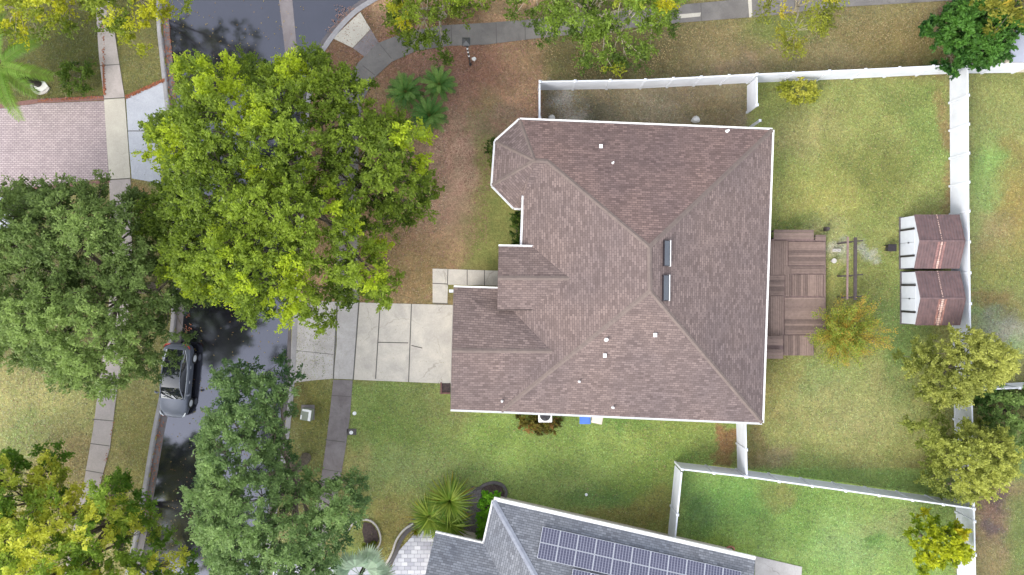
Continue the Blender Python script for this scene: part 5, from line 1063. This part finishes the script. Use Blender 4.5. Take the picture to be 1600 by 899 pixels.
def myrtle():
    base = P(1303, 520); r = root('crape_myrtle', tuple(base), 'orange and green crape myrtle with spiky shoots beside the deck', 'tree', None); g = np.random.default_rng(5)
    b = MB(); cen, cols, dirs = [], [], []
    G1, G2, O1 = np.array(c(126, 164, 56)), np.array(c(206, 220, 92)), np.array(c(240, 190, 84))
    for k in range(90):
        az = k * 2.399; el = math.radians(18 + 58 * g.random()); L = 1.75 + .85 * g.random() if el < 1.0 else 1.6 + g.random() * .6
        if math.cos(az) > .3 and el < .9: L += .25
        h = np.array((math.cos(az) * math.cos(el), math.sin(az) * math.cos(el), math.sin(el))); p0 = np.array(base) + np.array((0, 0, .25)); p1 = p0 + h * L * 1.05; p1[2] = p0[2] + h[2] * L * 1.0 + .4
        p1 = p1 + g.normal(size=3) * .22; pts = curve_pts(p0, p1, .10, 6, g); b.tube(pts, [.035, .03, .022, .016, .012, .006], 5, cap=False); P_ = np.array(pts); green = g.random()
        nl = 260
        t = (.25 + .75 * g.random(nl)) * 5; i = np.minimum(t.astype(int), 4); f = (t - i)[:, None]; q = P_[i] * (1 - f) + P_[i + 1] * f + g.normal(size=(nl, 3)) * .12
        w_ = np.clip(.5 - (t / 5 - .25) * .7 * (1 if green > .3 else -.2) + g.normal(size=nl) * .25, 0, 1)[:, None]
        s = g.random((nl, 1)); col = (G1 * (1 - s) + G2 * s) * (1 - w_) + O1 * w_ * (.8 + .4 * g.random((nl, 1))); cen.append(q); cols.append(col); dirs.append(np.tile(h, (nl, 1)))
    b.build('trunk', M['bark'], r); V, Q, C = leaf_quads(np.vstack(cen), .10, np.vstack(cols), .45, .8, g, fold=np.vstack(dirs)); quadmesh('crown', V, Q, M['leaf'], C, parent=r, origin=tuple(base))
myrtle()

# ------------------------------------------------------------------ fallen leaves (uncountable)
def scatter(name, polys, n, size, colA, colB, z, seed, dens_noise=None):
    g = np.random.default_rng(seed); pts = []
    for poly, k in polys:
        w_ = [P2(*q) for q in poly]; xs = [a[0] for a in w_]; ys = [a[1] for a in w_]; x = g.uniform(min(xs), max(xs), k * 3); y = g.uniform(min(ys), max(ys), k * 3); m = inpoly(x, y, w_)
        if dens_noise: m &= (fbm(x, y, dens_noise, seed) > .47)
        pts.append(np.stack([x[m], y[m]], 1)[:k])
    p = np.vstack(pts); n = len(p); cen = np.concatenate([p, np.full((n, 1), z) + g.random((n, 1)) * .03], 1); s = g.random((n, 1)); cols = np.array(c(*colA)) * (1 - s) + np.array(c(*colB)) * s
    V, Q, C = leaf_quads(cen, size, cols, .6, 3.0, g); o = quadmesh(name, V, Q, M['litter_leaf'], C); struct(o, 'stuff')
scatter('fallen_leaves', [([(262, 0), (480, 0), (470, 300), (450, 520), (430, 899), (215, 899), (290, 500), (270, 150)], 900)], 0, .085, (190, 170, 90), (150, 110, 60), -.085, 1)
scatter('fallen_leaves', [([(480, 0), (850, 60), (840, 200), (770, 210), (760, 380), (670, 470), (560, 470), (560, 200)], 7000)], 0, .10, (190, 142, 120), (132, 92, 74), -.005, 2, 2.0)
scatter('fallen_leaves', [([(850, 60), (1470, 20), (1470, 105), (850, 128)], 2500), ([(846, 142), (1167, 135), (1167, 200), (846, 190)], 1100), ([(1172, 130), (1480, 125), (1485, 700), (1172, 740)], 1500), ([(545, 600), (1150, 660), (1040, 830), (560, 790)], 700), ([(0, 560), (240, 620), (200, 720), (0, 700)], 500)], 0, .09, (190, 170, 120), (132, 104, 66), .02, 3, 2.0)
scatter('gutter_leaves', [([(247, 10), (262, 10), (275, 160), (262, 170)], 260), ([(258, 560), (275, 560), (228, 830), (215, 830)], 500), ([(196, 150), (258, 122), (257, 128), (197, 156)], 450), ([(158, 20), (163, 20), (166, 150), (162, 152)], 120), ([(163, 150), (60, 155), (60, 159), (163, 154)], 150), ([(290, 482), (300, 478), (298, 520), (285, 560)], 40)], 0, .10, (196, 116, 70), (140, 76, 50), -.06, 4)
scatter('gutter_leaves', [([(196, 150), (258, 122), (257, 128), (197, 156)], 450), ([(158, 20), (163, 20), (166, 150), (162, 152)], 120), ([(163, 150), (60, 155), (60, 159), (163, 154)], 150), ([(176, 660), (180, 660), (150, 800), (146, 800)], 120)], 0, .10, (196, 116, 70), (140, 76, 50), .05, 5)

def grass():
    g = np.random.default_rng(8); n = 230000; x = g.uniform(-33.5, 33.5, n); y = g.uniform(-19, 19, n)
    C, x0, y0, st = GC; m = ~inpoly(x, y, road_w) & ~inpoly(x, y, [P2(*q) for q in ((700, 183), (1215, 195), (1200, 670), (695, 645))])
    for ln, dd in ((ROAD_L, .8), (ROAD_R[2:], .65)):
        w_ = [P2(*q) for q in ln]; m &= polydist(x, y, w_ + w_[::-1]) > dd
    x, y = x[m], y[m]; n = len(x); i = ((y - y0) / st).astype(int); j = ((x - x0) / st).astype(int); col = C[i, j] * (0.45 + 1.05 * g.random((n, 1))) * (1 + .08 * g.normal(size=(n, 3)))
    cen = np.stack([x, y, .03 * (fbm(x, y, 6, 77) - .5) + .006 + .012 * g.random(n)], 1)
    V, Q, CC = leaf_quads(cen, .15, np.clip(col, 0, 1), .3, 4.0, g); struct(quadmesh('grass', V, Q, M['litter_leaf'], CC), 'stuff')
grass()
